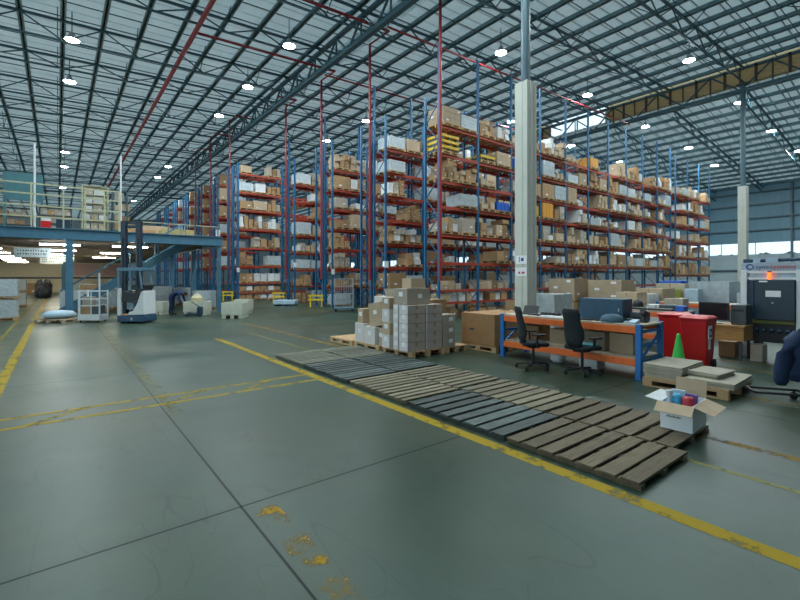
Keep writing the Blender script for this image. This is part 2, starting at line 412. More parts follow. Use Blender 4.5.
# trees and building outside the window band
tr = M('tree_leaves',(.035,.05,.035),.9,var=.4,scale=3)
for i,(y,r_,h) in enumerate(((12.3,1.1,4.9),(15.9,1.15,5.0),(19.5,1.1,4.9),(23.1,1.15,5.1),(4,1.15,4.5),(26.7,1.15,4.9))):
    b = MB()
    for q in range(8):
        a = R.random()*6.28; rr = r_*(.55+.3*R.random()); cx, cy = r_*.6*math.cos(a), r_*.7*math.sin(a)
        b.lathe([(.02,-rr),(rr*.7,-rr*.7),(rr,0),(rr*.75,rr*.65),(.02,rr)],(cx,cy,h-r_*.7-.4*R.random()),k=9)
    t = thing('tree', ('dark leafy tree outside the window band, %s from the near end'%ORD[i]), 'tree', (72,y,0), 0, 'trees outside')
    b.build('crown', tr, t); MB().lathe([(.2,-.3),(.15,2.5)],k=8).build('trunk', rubber, t)
b = MB(); b.box(88,4,-.3,98,11,8.2)
t = b.build('distant_building', M('distant_block',(.38,.45,.5),.7)); tag(t,'pale block building seen through the window band','building')
struct(MB().box(60,-60,-.5,160,120,-.3).build('ground', M('yard',(.35,.36,.34),.9)), 'pale yard outside the side wall')

# ------------------------------------------------------------------ high-bay lamps
led = EM('led_diffuser', (.86,.97,1.0), LAMP)
lp = None; n = 0
LX = [(.5,[4,12,18.6,24,29.2,46,52,64.3]),(8.5,[7.5,13.5,19.2,24.8,30.4,47.5,53.2,72]),(17.4,[2.5,8.2,14.0,26.1,31.9]),  # first lamps of several rows hang out of view, kept for lighting
      (26.6,[3,8.8,14.5,20.5,26.5]),(34.8,[2.9,8.64,14.4,20.4]),(41,[8.3,13.6,19.2]),(46.6,[7.7,13.4])]
for x, ys in LX:
    for y in ys:
        if (x == .5 and y < 22) or (x == 8.5 and y < 20) or (x < 20 and y < 10): pass
        z = rz_(x)-1.25 if x < 34 else rz_(x)-.6
        lab = 'round white high-bay lamp, %s from the front in lamp row %s from the left' % (ORD[ys.index(y)], ORD[[q[0] for q in LX].index(x)])
        if lp is None:
            lp = thing('high_bay_lamp', lab, 'lamp', (x,y,z), 0, 'high-bay lamps under the roof')
            hs_ = MB().lathe([(.05,.32),(.10,.30),(.14,.12),(.27,.06),(.29,0.0)],k=14).build('housing', grey, lp, smooth=True)
            MB().lathe([(.27,-.015),(.27,-.005)],k=10).build('diffuser', led, hs_)
            MB().tube([(0,0,.3),(0,0,1.25)],.02,6).build('hanger', steel, lp)
        else: copy_tree(lp,(x,y,z),0,lab,'high-bay lamps under the roof')

# ------------------------------------------------------------------ sprinkler pipes
def pipe(pts, r, label):
    o = MB().tube(pts,r,8).build('sprinkler_pipe',red); tag(o,label,'pipe','red sprinkler pipes'); return o
pipe([(4.95,-10,12.95),(4.95,100,12.95)],.11,'long red sprinkler main running the length of the roof')
for i,(yd,xe,wh) in enumerate(((13.05,12.35,'the long front rack'),(18.1,12.3,'second rack row'),(23.2,12.3,'third rack row'),(28.3,12.3,'fourth rack row'),(33.4,10.1,'fifth rack row'),(38.5,10.1,'sixth rack row'),(43.6,10.1,'seventh rack row'))):
    yx = yd-1.6
    pipe(([(4.95,yx,13.0)] if i < 3 else [(11.1,yx,13.3)])+[(xe+.0,yx,13.35),(xe,yd,13.4),(xe,yd,1.6)],.065 if i < 4 else .05,'red sprinkler riser dropping at the end of '+wh)
for i, y in enumerate((15.2,20.9)):
    pipe([(11.3,y,12.6),(34,y,13.3)],.05,'thin red sprinkler branch crossing over the racks, %s from the front'%ORD[i])
MATS['pipe_red']

# ------------------------------------------------------------------ racking
BEAMW = .055
def rack(name, x0, y0, bays, bw, levels, dep, ptop, rtop, label, group='pallet rack rows', maxf=12, rearb=True, postw=.1):
    t = thing(name, label, 'rack', (x0,y0,0), 0, group)
    for i in range(bays+1):
        x = i*bw; b = MB()
        for yy, zt in ((0,ptop),(dep,rtop)):
            b.box(x-postw/2,yy,0,x+postw/2,yy+.08,zt); b.box(x-.09,yy-.03,0,x+.09,yy+.11,.012)
        z = .3; s = 0
        while z < min(ptop,rtop)-.9:
            b.bar((x,.06 if s else dep+.02,z),(x,dep+.02 if s else .06,z+.8),.035); z += .8; s = 1-s
        b.bar((x,.06,min(ptop,rtop)-.15),(x,dep,min(ptop,rtop)-.15),.04)
        b.build('upright_frame', blue, t)
    st = MB(); n = 0
    for i in range(bays):
        for z in levels:
            h = .125 if z > 1.3 else .09
            q = MB() if n < 96 else st
            q.box(i*bw+postw/2,-.005,z-h,(i+1)*bw-postw/2,BEAMW,z)
            if q is not st:
                q.build('beam', orange, t); n += 1
            if rearb: st.box(i*bw+postw/2,dep+.03,z-h,(i+1)*bw-postw/2,dep+.085,z)
            for k in range(1,6): st.box(i*bw+k*bw/6-.04,BEAMW,z-.03,i*bw+k*bw/6+.04,dep+.03,z-.001)
    if st.v:
        o = st.build('beams_behind', orange, t); o['kind'] = 'stuff'
    return t
LA = [.68,1.2,2.39,3.57,4.75,5.82,6.95,8.15]
LB = [1.15,2.25,3.4,4.55,5.7,6.85,8.0]
LE = [.62,1.3,2.58,3.9,5.3,6.7,8.0,9.37]
RA = rack('pallet_rack',12.55,13.3,10,2.4,LA,.85,11.55,9.5,'long front blue and orange pallet rack behind the white column')
RA2 = rack('pallet_rack',37.5,13.3,3,2.5,[1.9,3.3,4.6,5.82,6.95,8.15],.85,11.2,9.5,'short far end of the front rack near the side wall')
for x in (36.6,37.45): pass
RB = rack('pallet_rack',12.5,17.0,9,2.4,LB,.95,9.6,11.3,'second rack row, just behind the long front rack')
RBb = rack('pallet_rack',12.5,18.2,9,2.4,LB,.95,9.6,9.6,'back-to-back rack standing against the second rack row',rearb=False)
RC = rack('pallet_rack',12.5,22.2,4,2.4,LB,.9,9.7,11.3,'third rack row behind the steel roll cage')
RCb = rack('pallet_rack',12.5,23.3,4,2.4,LB,.9,9.7,9.7,'back-to-back rack against the third row',rearb=False)
RD = rack('pallet_rack',12.5,27.3,3,2.4,LB,.9,9.7,11.3,'narrow looking fourth rack row by the yellow end guards')
RDb = rack('pallet_rack',12.5,28.4,3,2.4,LB,.9,9.7,9.7,'back-to-back rack against the fourth row',rearb=False)
RE = rack('pallet_rack',10.35,32.3,3,3.4,LE,1.0,10.1,10.1,'wide fifth rack row with bright red beams',postw=.14)
REb = rack('pallet_rack',10.35,33.6,3,3.4,LE,1.0,10.1,10.1,'back-to-back rack against the fifth row',rearb=False,postw=.14)
FAR = []
for i, y in enumerate((37.4,42.5,47.6,52.7,57.8,62.9)):
    FAR.append(rack('pallet_rack',10.35,y,1,3.4,LE[2:] if i else LE,1.0,10.2,10.2,'far rack row end, %s behind the wide fifth row'%ORD[i],postw=.13))
    rack('pallet_rack',10.35,y+1.25,1,3.4,LE[2:],1.0,10.2,10.2,'far rack row back half, %s behind the wide fifth row'%ORD[i],postw=.13)
for i,(rk,zz) in enumerate(((RB,2.2),(RC,1.9),(RD,2.4),(RE,2.1),(FAR[0],5.1),(FAR[1],4.6),(FAR[2],5.0))):
    s = 1.6 if i > 3 else 1
    o = MB().box(-.11*s,-.05,zz,.11*s,-.03,zz+.32*s).build('row_sign', paper, rk); o['label'] = 'white row sign'

# ------------------------------------------------------------------ goods
def pallet_mesh(m, w=1.04, d=1.0, h=.14):
    b = MB()
    for i in range(7): b.box(-w/2+i*(w-.1)/6,-d/2,h-.022,-w/2+i*(w-.1)/6+.1,d/2,h)
    for y in (-d/2,-.05,d/2-.1):
        b.box(-w/2,y,h-.044,w/2,y+.1,h-.022); b.box(-w/2,y,0,w/2,y+.1,.02)
        for x in (-w/2,-.06,w/2-.12): b.box(x,y,.02,x+.12,y+.1,h-.044)
    return b.mesh('pallet', m)
PM = pallet_mesh(wood)
def carton_mesh(w, d, h, m, lab=True):
    b = MB(); b.box(-w/2,-d/2,0,w/2,d/2,h)
    b.box(-w/2-.002,-.03,h-.1,w/2+.002,.03,h+.002,1)
    b.box(-.03,-d/2-.002,h-.1,.03,d/2+.002,h+.002,1) if R.random()<.4 else None
    if lab: b.box(w*.1,-d/2-.003,h*.35,w*.1+.16*w+.05,-d/2,h*.35+.12,2); b.box(-w/2-.003,-.1,h*.35,-w/2,.06,h*.35+.12,2)
    return b.mesh('carton',[m,tape,paper])
CM = {'tan':[carton_mesh(1,1,1,tan,l) for l in (0,1,1)],'pale':[carton_mesh(1,1,1,tan2,l) for l in (0,1)],'white':[carton_mesh(1,1,1,whitec,l) for l in (0,1)],'grey':[carton_mesh(1,1,1,greyc,1)]}
def stack_mesh(mats, nx, ny, nz, w, d, h, gap=.012):
    b = MB(); b.box(-w/2+gap,-d/2+gap,0,w/2-gap,d/2-gap,h-gap)
    for k in range(nz):
        for i in range(nx):
            b.box(-w/2+i*w/nx+gap/2,-d/2,k*h/nz+gap/2,-w/2+(i+1)*w/nx-gap/2,d/2,(k+1)*h/nz-gap/2)
        for j in range(ny):
            b.box(-w/2,-d/2+j*d/ny+gap/2,k*h/nz+gap/2,w/2,-d/2+(j+1)*d/ny-gap/2,(k+1)*h/nz-gap/2)
    if isinstance(mats,(list,tuple)):
        for k in range(nz):
            for i in range(nx):
              if (i*7+k*3)%4 == 0: b.box(-w/2+(i+.55)*w/nx,-d/2-.003,(k+.4)*h/nz,-w/2+(i+.9)*w/nx,-d/2,(k+.75)*h/nz,1)
            for j in range(ny):
              if (j+k)%2 == 0: b.box(-w/2-.003,-d/2+(j+.3)*d/ny,(k+.4)*h/nz,-w/2,-d/2+(j+.6)*d/ny,(k+.75)*h/nz,1)
    return b.mesh('wrapped_stack', mats)
SM = [stack_mesh(wrap,2,2,3,1.02,.95,.78),stack_mesh(wrap,1,1,4,1.0,.95,.70),stack_mesh(wrap,3,2,2,1.03,.96,.6)]
ST = [stack_mesh([tan2,paper],3,2,3,1.02,.95,.8),stack_mesh([tan,paper],2,2,3,1.02,.96,.76)]
NC = [0]; STUFF = MB()
def inst(me, name, loc, rz, label, cat, group, scale=None):
    o = bpy.data.objects.new(name, me); COL.objects.link(o); o.location = loc; o.rotation_euler = (0,0,rz)
    if scale: o.scale = scale
    k = label; j = 0
    while k in USED and j < 6:
        k = label.replace(' carton',(' smaller carton',' squat carton',' rear carton',' front carton',' narrow carton',' side carton')[j],1); j += 1
    return tag(o, k, cat, group)
QUEUE = []
def carton(loc, dim, rz, col, where, group):
    QUEUE.append((loc, dim, rz, col, where, group))
def flush_cartons():
    """the 250 cartons that show largest become things, the rest one mass"""
    def size(q):
        d = .6177*q[0][0]+.7864*q[0][1]; u = (.7864*q[0][0]-.6177*q[0][1])/d
        hid = .4 if q[0][1] > 16.9 and q[0][0] > 15.2 and q[0][1] < 20 else (.3 if abs(u) > .93 else 1)
        return -(q[1][0]+q[1][1])*q[1][2]/d/d*hid
    for n, (loc, dim, rz, col, where, group) in enumerate(sorted(QUEUE, key=size)):
        if n < 250:
            adj = {'tan':'brown','pale':'pale tan','white':'white','grey':'grey-brown'}[col]
            inst(R.choice(CM[col]),'carton',loc,rz,'%s carton %s'%(adj,where),'carton',group,dim)
        else: STUFF.cbox((loc[0],loc[1],loc[2]+dim[2]/2), dim, rz, {'tan':0,'pale':1,'white':2,'grey':3}[col])
def pallet(loc, rz, where, group):
    return inst(PM,'pallet',loc,rz,'wooden pallet %s'%where,'pallet',group)
def wrapped(loc, rz, where, group, kind=None, sc=(1,1,1), simple=False):
    kind = kind or ('wrap' if R.random() < .6 else 'tan')
    lab = ('clear wrapped pallet load %s' if kind == 'wrap' else 'pallet load of stacked brown boxes %s') % where
    t = thing('pallet_load', lab, 'pallet load', loc, rz, group); t.scale = sc
    p = bpy.data.objects.new('pallet_base', PM); COL.objects.link(p); p.parent = t
    s = bpy.data.objects.new('goods', R.choice(SM if kind == 'wrap' else ST)); COL.objects.link(s); s.parent = t; s.location = (0,0,.14)
    return t
def slot(x, y, z, hmax, where, grp, d=1.0):
    """fill one pallet place of a rack whose beam top is at z"""
    u = R.random(); dx = R.uniform(-.015,.015); dy = R.uniform(-.05,.04); z += .003
    if u < .16: return
    if u < .34:
        wrapped((x+dx,y+dy,z),0,where,'pallet loads in the racks',None,(1,1,min(1,(hmax-.06)/.93)*R.uniform(.72,1))); return
    pallet((x+dx,y+dy,z),0,'under goods '+where,'pallets in the racks')
    z += .142; hm = hmax-.24; v = R.random()
    col = R.choices(['tan','pale','white','grey'],[6,4,2.2,3])[0]; g = 'cartons in the racks'
    g = 'cartons in the racks'; names = iter(('at the left front','in the middle front','at the right front','at the left rear','at the right rear','on the left pile','on the middle pile','on the right pile','high left','high middle','high right'))
    if v < .22:
        carton((x+dx,y+dy,z),(R.uniform(.7,1.0),R.uniform(.7,.95),hm*R.uniform(.35,.85)),0,col,where,g)
    else:
        n = R.choice((2,3,3,3)); w0 = 1.02/n; hs = []
        for q in range(n):
            c2 = R.choices([col,'tan','pale','white','grey'],[5,2,1,1,1])[0]; wd = w0*R.uniform(.78,.97); xx = x-.51+(q+.5)*w0
            zz = z; top = hm*R.uniform(.25,1.0); k = 0
            while zz < z+top-.1 and k < 3:
                h = min(R.choice((.18,.26,.34,.5)), z+hm-zz)
                if h < .1: break
                pos = ('left','right') if n == 2 else ('left','middle','right')
                carton((xx+R.uniform(-.01,.01),y+dy-.02,zz),(wd*R.uniform(.9,1),R.uniform(.6,.94),h-.004),R.uniform(-.02,.02),c2,'%s %s, '%(pos[q],('underneath','second up','third up')[k])+where,g)
                zz += h; k += 1
def fill(x0, y0, bays, bw, levels, per, rname, floor=True, dep=.85, mx=None, skip=()):
    zs = ([0] if floor else [])+levels
    for i in range(bays):
        for li, z in enumerate(zs):
            nxt = zs[li+1] if li+1 < len(zs) else z+1.25
            hmax = min(nxt-z-(.13 if li+1 < len(zs) else 0), 1.12)
            if hmax < .7: continue
            for j in range(per):
                if (i,li,j) in skip: continue
                x = x0+i*bw+.1+(j+.5)*(bw-.2)/per
                side = {2:('left','right'),3:('left','middle','right'),1:('',)}[per][j]
                sh = 'floor level' if z == 0 else '%s beam'%ORD[levels.index(z)]
                slot(x, y0+dep/2, z, hmax, '%s half of %s bay, %s, %s'%(side,ORD[i],sh,rname) if per==2 else '%s of %s, %s'%(side,sh,rname), None)
YA = 13.3
# yellow goods and other special things in the front rack
def yellow_stack(x, y, z, n, label, m=yellow):
    z += .004; pallet((x,y,z),0,'under '+label[:60].split(',')[0],'pallets in the racks')
    for k in range(n):
        b = MB(); zz = z+.142+k*.232
        b.box(x-.52,y-.48,zz+.10,x+.52,y+.48,zz+.22)
        for q in (-.5,-.06,.38): b.box(x+q,y-.46,zz,x+q+.12,y+.46,zz+.10,1)
        o = b.build('plastic_pallet',[m,dgrey],bevel=.01); tag(o,label%ORD[k],'pallet','stacked yellow plastic pallets')
SPOT = {(0,4,0),(1,4,0),(5,5,0),(3,2,0),(4,3,0),(2,4,0),(1,2,1),(2,2,1)}
fill(12.55,YA,10,2.4,LA[2:],2,'front rack',floor=False,skip=SPOT)
yellow_stack(13.15,YA+.43,6.95,3,'yellow plastic pallet, %s up in the high stack at the front rack end')
yellow_stack(15.55,YA+.43,6.95,1,'single yellow plastic pallet, %s and only, in front rack second bay')
fill(37.5,YA,3,2.5,[1.9,3.3,4.6,5.82,6.95,8.15],2,'far section',floor=False)
for (i,z,j,m,w_,h_,lab) in ((5,8.15,0,oran,.95,.55,'orange crate on the very top of the front rack'),(3,4.75,0,oran,.95,.75,'bright orange crate halfway up the front rack, right of the column'),(4,5.82,0,tan2,.9,.8,'pale wooden crate high in the front rack'),(2,6.95,0,btote,1.0,.45,'blue tarpaulin-covered crate high in the front rack left of the column'),(1,4.75,1,btote,.9,.4,'deep blue crate halfway up the front rack second bay'),(2,4.75,1,yellow,.9,.5,'yellow crate halfway up the front rack beside the column')):
    x = 12.55+i*2.4+.1+(j+.5)*1.1; pallet((x,YA+.425,z+.004),0,'under the '+lab,'pallets in the racks')
    b = MB(); b.box(x-w_/2,YA,z+.146,x+w_/2,YA+.85,z+.146+h_)
    for q in range(4): b.box(x-w_/2+.04+q*(w_-.14)/3,YA-.02,z+.15,x-w_/2+.10+q*(w_-.14)/3,YA,z+.14+h_)
    tag(b.build('crate',m,bevel=.01),lab,'crate','coloured crates in the front rack')
# small goods on the two low shelves
for z, nm in ((.0,'floor below the low shelves'),(.68,'lower picking shelf'),(1.2,'upper picking shelf')):
    for i in range(7):
        x = 12.7+i*2.4; k = 0
        while x < 12.55+(i+1)*2.4-.35:
            wd = min(R.uniform(.25,.55), 12.55+(i+1)*2.4-.12-x)
            if R.random() < .8:
                carton((x+wd/2,YA+.39,z+.004),(wd*.92,R.uniform(.4,.7),R.uniform(.22,.44) if z < .6 or z > 1 else .35),0,R.choices(['tan','pale','white','grey'],[5,3,1,2])[0],'%s along %s bay of %s, front rack'%(ORD[k],ORD[i],nm),'small cartons on the picking shelves')
            x += wd+.05; k += 1
fill(12.5,17.0,3,2.4,LB,2,'second rack row')
fill(12.5,22.2,2,2.4,LB,2,'third rack row',dep=.9)
fill(12.5,27.3,1,2.4,LB,2,'fourth rack row',dep=.9)
fill(10.35,32.3,1,3.4,LE[2:],3,'wide fifth row',floor=False,dep=1.0)
# floor of the fifth row: cartons on pallets, three high
for j in range(3):
    for k, z in enumerate((0,.62,1.3)):
        x = 10.97+j*1.08; pallet((x,32.8,z+.004),0,'%s along, %s level up, foot of the wide fifth row'%(ORD[j],ORD[k]),'pallets in the racks')
        for q in range(2): carton((x-.25+q*.5,32.75,z+.146),(.44,.7,.3+.28*(k==2)),0,R.choice(['tan','tan','white']),'%s of %s pallet, %s level up, foot of wide fifth row'%(('left','right')[q],ORD[j],ORD[k]),'cartons in the racks')
# rows seen mostly behind others
for i in range(3,9):
    for li, z in enumerate(LB[:-1]):
        for j in range(2):
            if R.random() < .75: wrapped((12.5+i*2.4+.65+j*1.1,17.45,z+.004),0,'%s half of %s bay, %s beam, second rack row'%(('left','right')[j],ORD[i],ORD[li]),'pallet loads in the racks',None,(1,1,R.uniform(.7,1)))
for r_ in range(4):
    y = (37.4,42.5,47.6,52.7)[r_]
    for li, z in enumerate(LE[2:]):
        for j in range(2):
            wrapped((11.05+j*1.1,y+.5,z+.004),0,'%s place, %s beam, far row %s behind the fifth'%(('left','next')[j],ORD[li],ORD[r_]),'pallet loads in the racks',None,(1,1,R.uniform(.8,1.2)))

# ------------------------------------------------------------------ floor pallets in a long double row
def floor_pallet(x0, y0, lx, ly, m, nb, label):
    t = thing('pallet', label, 'pallet', (x0,y0,0), R.uniform(-.006,.006), 'pallets laid flat on the floor')
    b = MB()
    for i in range(nb):
        w = ly/nb; g = R.uniform(.035,.06); q = R.uniform(-.012,.012)
        b.box(q,i*w+g/2,.045,lx+q,(i+1)*w-g/2,.068+R.uniform(-.002,.003))
    b.build('deck_boards', m, t, bevel=.004)
    for x in (.02,lx/2-.04,lx-.10):
        s = MB(); s.box(x,0.01,.0,x+.08,ly-.01,.045)
        s.build('stringer', m, t, bevel=.003)
    return t
LEFT = [(1.57,1.36,woodold,7,'weathered brown pallet at the near end, beside the yellow line'),(2.95,1.62,wooddark,8,'dark blue-black pallet second along the yellow line'),(4.6,1.50,woodtan,10,'worn tan pallet third along the yellow line'),
        (6.13,1.6,wooddark,10,'dark blue-black pallet fourth along the yellow line'),(7.77,1.38,woodgrey,11,'bleached pallet at the far end of the yellow line')]
RIGHT = [(1.70,1.45,woodold,7,'weathered brown pallet under the open white box'),(3.18,1.45,woodtan,8,'worn tan pallet behind the near dark pallet'),(4.66,1.45,woodtan,9,'worn tan pallet in the middle of the back row'),
         (6.16,1.5,wooddark,10,'dark blue-black pallet in front of the stacked cartons'),(7.72,1.4,woodgrey,11,'bleached pallet at the far end of the back row')]
for y, l, m, nb, lab in LEFT: floor_pallet(3.72,y,1.04,l,m,nb,lab)
for y, l, m, nb, lab in RIGHT: floor_pallet(4.80,y,1.0,l,m,nb,lab)

# open white box on the pallets
BX, BY, BZ, BR = 5.33, 1.73, .071, math.radians(3)
def open_box():
    t = thing('open_carton','open white carton with bottles and papers on the weathered pallet','carton',(BX,BY,BZ),BR)
    w, d, h, e = .50,.31,.29,.006   # x depth, y width
    b = MB(); b.box(0,0,0,w,d,e); b.box(0,0,e,e,d,h); b.box(w-e,0,e,w,d,h); b.box(e,0,e,w-e,e,h); b.box(e,d-e,e,w-e,d,h)
    b.build('box_body', M('box_white',(.86,.90,.94),.6,var=.03), t)
    for (p, q, r_, s, fm) in (((0,-.02),(0,d+.03),(-.12,.0),-.085,tan2),((w,0),(w,d),(.03,0),.20,tan2),((0,0),(w,0),(0,-.19),-.06,tan2),((0,d),(w,d),(0,.16),.02,whitec)):
        m = MB(); a = Vector((*p,h)); c = Vector((*q,h)); o = Vector((r_[0],r_[1],s))
        nn = (c-a).cross(o).normalized()*.004
        m.v = [tuple(k) for k in (a,c,c+o,a+o,a+nn,c+nn,c+o+nn,a+o+nn)]
        m.f = [(0,1,2,3),(7,6,5,4),(0,4,5,1),(1,5,6,2),(2,6,7,3),(3,7,4,0)]; m.m = [0]*6
        m.build('flap', fm, t)
    m = MB()
    for k in range(9): m.box(-.002,.24-k*.016,.135,0,.251-k*.016,.15+.006*(k%3==1))
    m.build('print', dgrey, t)
    return t
ob = open_box()
rotm = Matrix.Rotation(BR,3,'Z')
def inbox(x, y, z): v = rotm @ Vector((x,y,z)); return (BX+v.x,BY+v.y,BZ+.007+v.z)
t = thing('bottle','clear white capped bottle standing in the open white carton','bottle',inbox(.09,.25,0))
MB().lathe([(.035,0),(.035,.27),(.014,.31),(.014,.33)],k=14).build('bottle_body', lblue, t, smooth=True); MB().lathe([(.03,.33),(.035,.40),(.022,.405)],k=14).build('cap', whitec, t)
t = MB().lathe([(.05,0),(.055,.25),(.055,.33),(.03,.36)],inbox(.16,.20,0),k=16).build('paper_roll', M('cyan_plastic',(.05,.42,.68),.4), smooth=True); tag(t,'bright blue roll inside the open white carton','roll')
t = MB().lathe([(.05,0),(.06,.33),(.055,.345)],inbox(.14,.08,0),k=16).build('tub', M('crimson_plastic',(.45,.03,.05),.4), smooth=True); tag(t,'dark red tub inside the open white carton','tub')
t = MB().cbox(inbox(.30,.22,.19),(.03,.14,.37),BR).build('leaflet', lblue); tag(t,'pale blue leaflet upright in the open white carton','leaflet')
t = MB().cbox(inbox(.26,.08,.18),(.02,.12,.36),BR).build('leaflet', M('violet_card',(.16,.10,.35),.5)); tag(t,'violet card upright in the open white carton','leaflet')

# ------------------------------------------------------------------ pallets with tall stacked cartons
def block_pallet(x, y, rz, label, w=1.1, d=1.0, m=None):
    t = thing('pallet', label, 'pallet', (x,y,0), rz, 'pallets under the stacked cartons')
    m = m or M('new_pallet_wood',(.55,.36,.19),.8,var=.2,scale=5,stretch=(3,10,10))
    b = MB()
    for i in range(7): b.box(-d/2+i*(d-.1)/6,-w/2,.118,-d/2+i*(d-.1)/6+.1,w/2,.14)
    b.build('deck_boards', m, t)
    for xx in (-d/2,-.05,d/2-.1):
        s = MB(); s.box(xx,-w/2,.096,xx+.1,w/2,.118); s.box(xx,-w/2,0,xx+.1,w/2,.02)
        for yy in (-w/2,-.07,w/2-.14): s.box(xx,yy,.02,xx+.1,yy+.14,.096)
        s.build('runner', m, t)
    return t
block_pallet(6.35,9.97,.02,'empty wooden pallet left of the stacked cartons')
block_pallet(6.38,8.82,.0,'wooden pallet under the leaning open carton',1.08)
block_pallet(6.45,7.70,.0,'wooden pallet under the tall white and brown carton stack',1.06)
block_pallet(7.35,7.72,.0,'wooden pallet behind the tall carton stack',1.06,.7)
def stk(x, y, z, w, d, h, m, label, rz=0, tilt=None, side=None, lab=True, opened=False):
    t = thing('carton',label,'carton',(x,y,z),rz,'cartons stacked on the floor pallets')
    b = MB(); e = .006
    if opened:
        b.box(-d/2,-w/2,0,d/2,w/2,e); b.box(-d/2,-w/2,e,-d/2+e,w/2,h); b.box(d/2-e,-w/2,e,d/2,w/2,h); b.box(-d/2+e,-w/2,e,d/2-e,-w/2+e,h); b.box(-d/2+e,w/2-e,e,d/2-e,w/2,h)
    else: b.box(-d/2,-w/2,0,d/2,w/2,h)
    cb_ = b.build('carton_body', m, t, bevel=.004)
    if not opened: MB().box(-.03,-w/2-.002,h-.09,.03,w/2+.002,h+.002).build('tape', tape, cb_)
    if lab: MB().box(-d/2-.003,-.07,h*.5,-d/2,.06,h*.5+.1).build('shipping_label', paper, cb_)
    if 'white faced' in label: MB().box(-d/2-.002,-w/2+.004,.004,-d/2,w/2-.004,h-.004).build('lit_face', GP, cb_)  # pale panel paints the brighter, light-facing side of the carton
    if side: MB().box(-.02,-w/2-.003,h*.4,.1,-w/2,h*.4+.09).build('shipping_label', paper, t)
    if tilt: t.rotation_euler = tilt
    return t
GP = M('carton_face_white',(.66,.64,.62),.75,var=.05)
gr2 = M('carton_taupe',(.44,.38,.34),.8,var=.08)  # darker tone of the sides turned from the light, put into the colour
# left pallet: low boxes, open carton on top
stk(6.12,9.15,.14,.40,.44,.46,GP,'low pale carton at the left end of the leaning carton pallet')
stk(6.14,9.20,.60,.24,.35,.36,tan2,'small pale carton standing on the left low carton')
stk(6.10,8.69,.14,.46,.42,.42,GP,'low pale carton beneath the leaning open carton')
stk(6.16,8.34,.14,.16,.38,.40,greyc,'narrow grey-brown carton beside the leaning carton')
stk(6.22,8.59,.575,.48,.42,.56,tan2,'leaning open brown carton on the low pale carton',tilt=(-.15,.0,.05),opened=True)
stk(6.68,9.00,.14,.52,.5,1.12,GP,'tall pale carton behind the leaning open carton',lab=False)
b = MB(); b.cbox((6.68,8.82,1.36),(.46,.02,.2),0,0,-.35)
o = b.build('cardboard_flap',greyc)
tag(o,'loose grey-brown flap standing on the tall pale carton','cardboard')
for k, (h, nm) in enumerate(((.30,'bottom'),(.28,'second'),(.30,'third'),(.26,'top'))):
    stk(6.12+.01*k,8.02-(.0 if k < 2 else -.03),.14+sum((.30,.28,.30,.26)[:k]),.28,.48,h-.005,GP if k%2==0 else tan2,'narrow pale carton, %s of the slim column beside the leaning carton'%nm)
for k in range(5):
    nm = ORD[k]
    stk(6.12,7.66,.14+k*.2,.17,.45,.195,GP,'thin white carton, %s up the left front column'%nm,lab=True)
    stk(6.14,7.38,.14+k*.2,.30,.5,.195,gr2,'white faced carton painted as if lit, %s up the right front column'%nm,side=False)
    stk(6.66,7.37,.14+k*.2,.32,.46,.195,gr2,'taupe carton, %s up the column behind the white faced one'%nm,lab=False)
stk(6.30,7.58,1.14,.46,.66,.36,greyc,'grey-brown carton lying across the top of the tall columns',side=True)
stk(6.40,7.64,1.50,.32,.42,.22,tan2,'open carton at the very top of the tall columns',opened=True,lab=False)
stk(6.66,7.84,.14,.30,.42,1.05,GP,'tall pale carton inside the stack behind the slim column',lab=False)
for k in range(3): stk(7.10,7.40,.14+k*.25,.42,.36,.245,greyc,'grey-brown carton with white label, %s up the short right column'%ORD[k],side=True,lab=False)
for k in range(3): stk(7.26,7.90,.14+k*.36,.42,.45,.35,tan,'brown carton, %s up the column at the back of the stack'%ORD[k],lab=False)

# big brown carton on its own pallet
block_pallet(8.5,7.05,.0,'wooden pallet under the big brown box near the bench',1.1,1.2,wood)
t = thing('carton','big brown box on a pallet left of the workbench','carton',(8.55,7.05,.14))
MB().box(-.66,-.52,0,.66,.52,.74).build('carton_body', M('brown_box',(.36,.20,.09),.8,var=.1), t, bevel=.008)
MB().box(-.03,-.522,.6,.03,.522,.743).build('tape', tape, t)
MB().box(-.663,.1,.33,-.66,.25,.38).build('print', dgrey, t)

# ------------------------------------------------------------------ workbench
def bench(x0, x1, y0, y1, h, label, low=.34):
    t = thing('workbench',label,'workbench',(x0,y0,0)); L, D = y1-y0, x1-x0
    b = MB(); b.box(0.0,.0,h-.03,D,L,h)
    b.build('bench_top', M('bench_board',(.42,.36,.27),.7,var=.15), t)
    for z in (h-.03,low):
        for x in (0,D-.05): MB().box(x-.01,.09,z-.12,x+.04,L-.09,z).build('beam', borange, t, bevel=.005)
    MB().box(.03,.05,low,D-.03,L-.05,low+.02).build('lower_shelf', M('bench_board2',(.35,.30,.22),.7), t)
    for y in (0,L-.09):
        f = MB()
        for x in (0,D-.08):
            f.box(x-.015,y,0,x+.075,y+.09,h+.01); f.box(x-.03,y-.02,0,x+.09,y+.11,.01)
        for z in (.28,.55,.78): f.box(.06,y+.03,z,D-.06,y+.06,z+.05)
        f.bar((.04,y+.045,.3),(D-.05,y+.045,.76),.04,.03)
        f.build('leg_frame', bblue, t, bevel=.004)
    return t
bench(7.76,8.70,3.28,6.25,.93,'long orange and blue workbench with chairs in front')
HB = .932
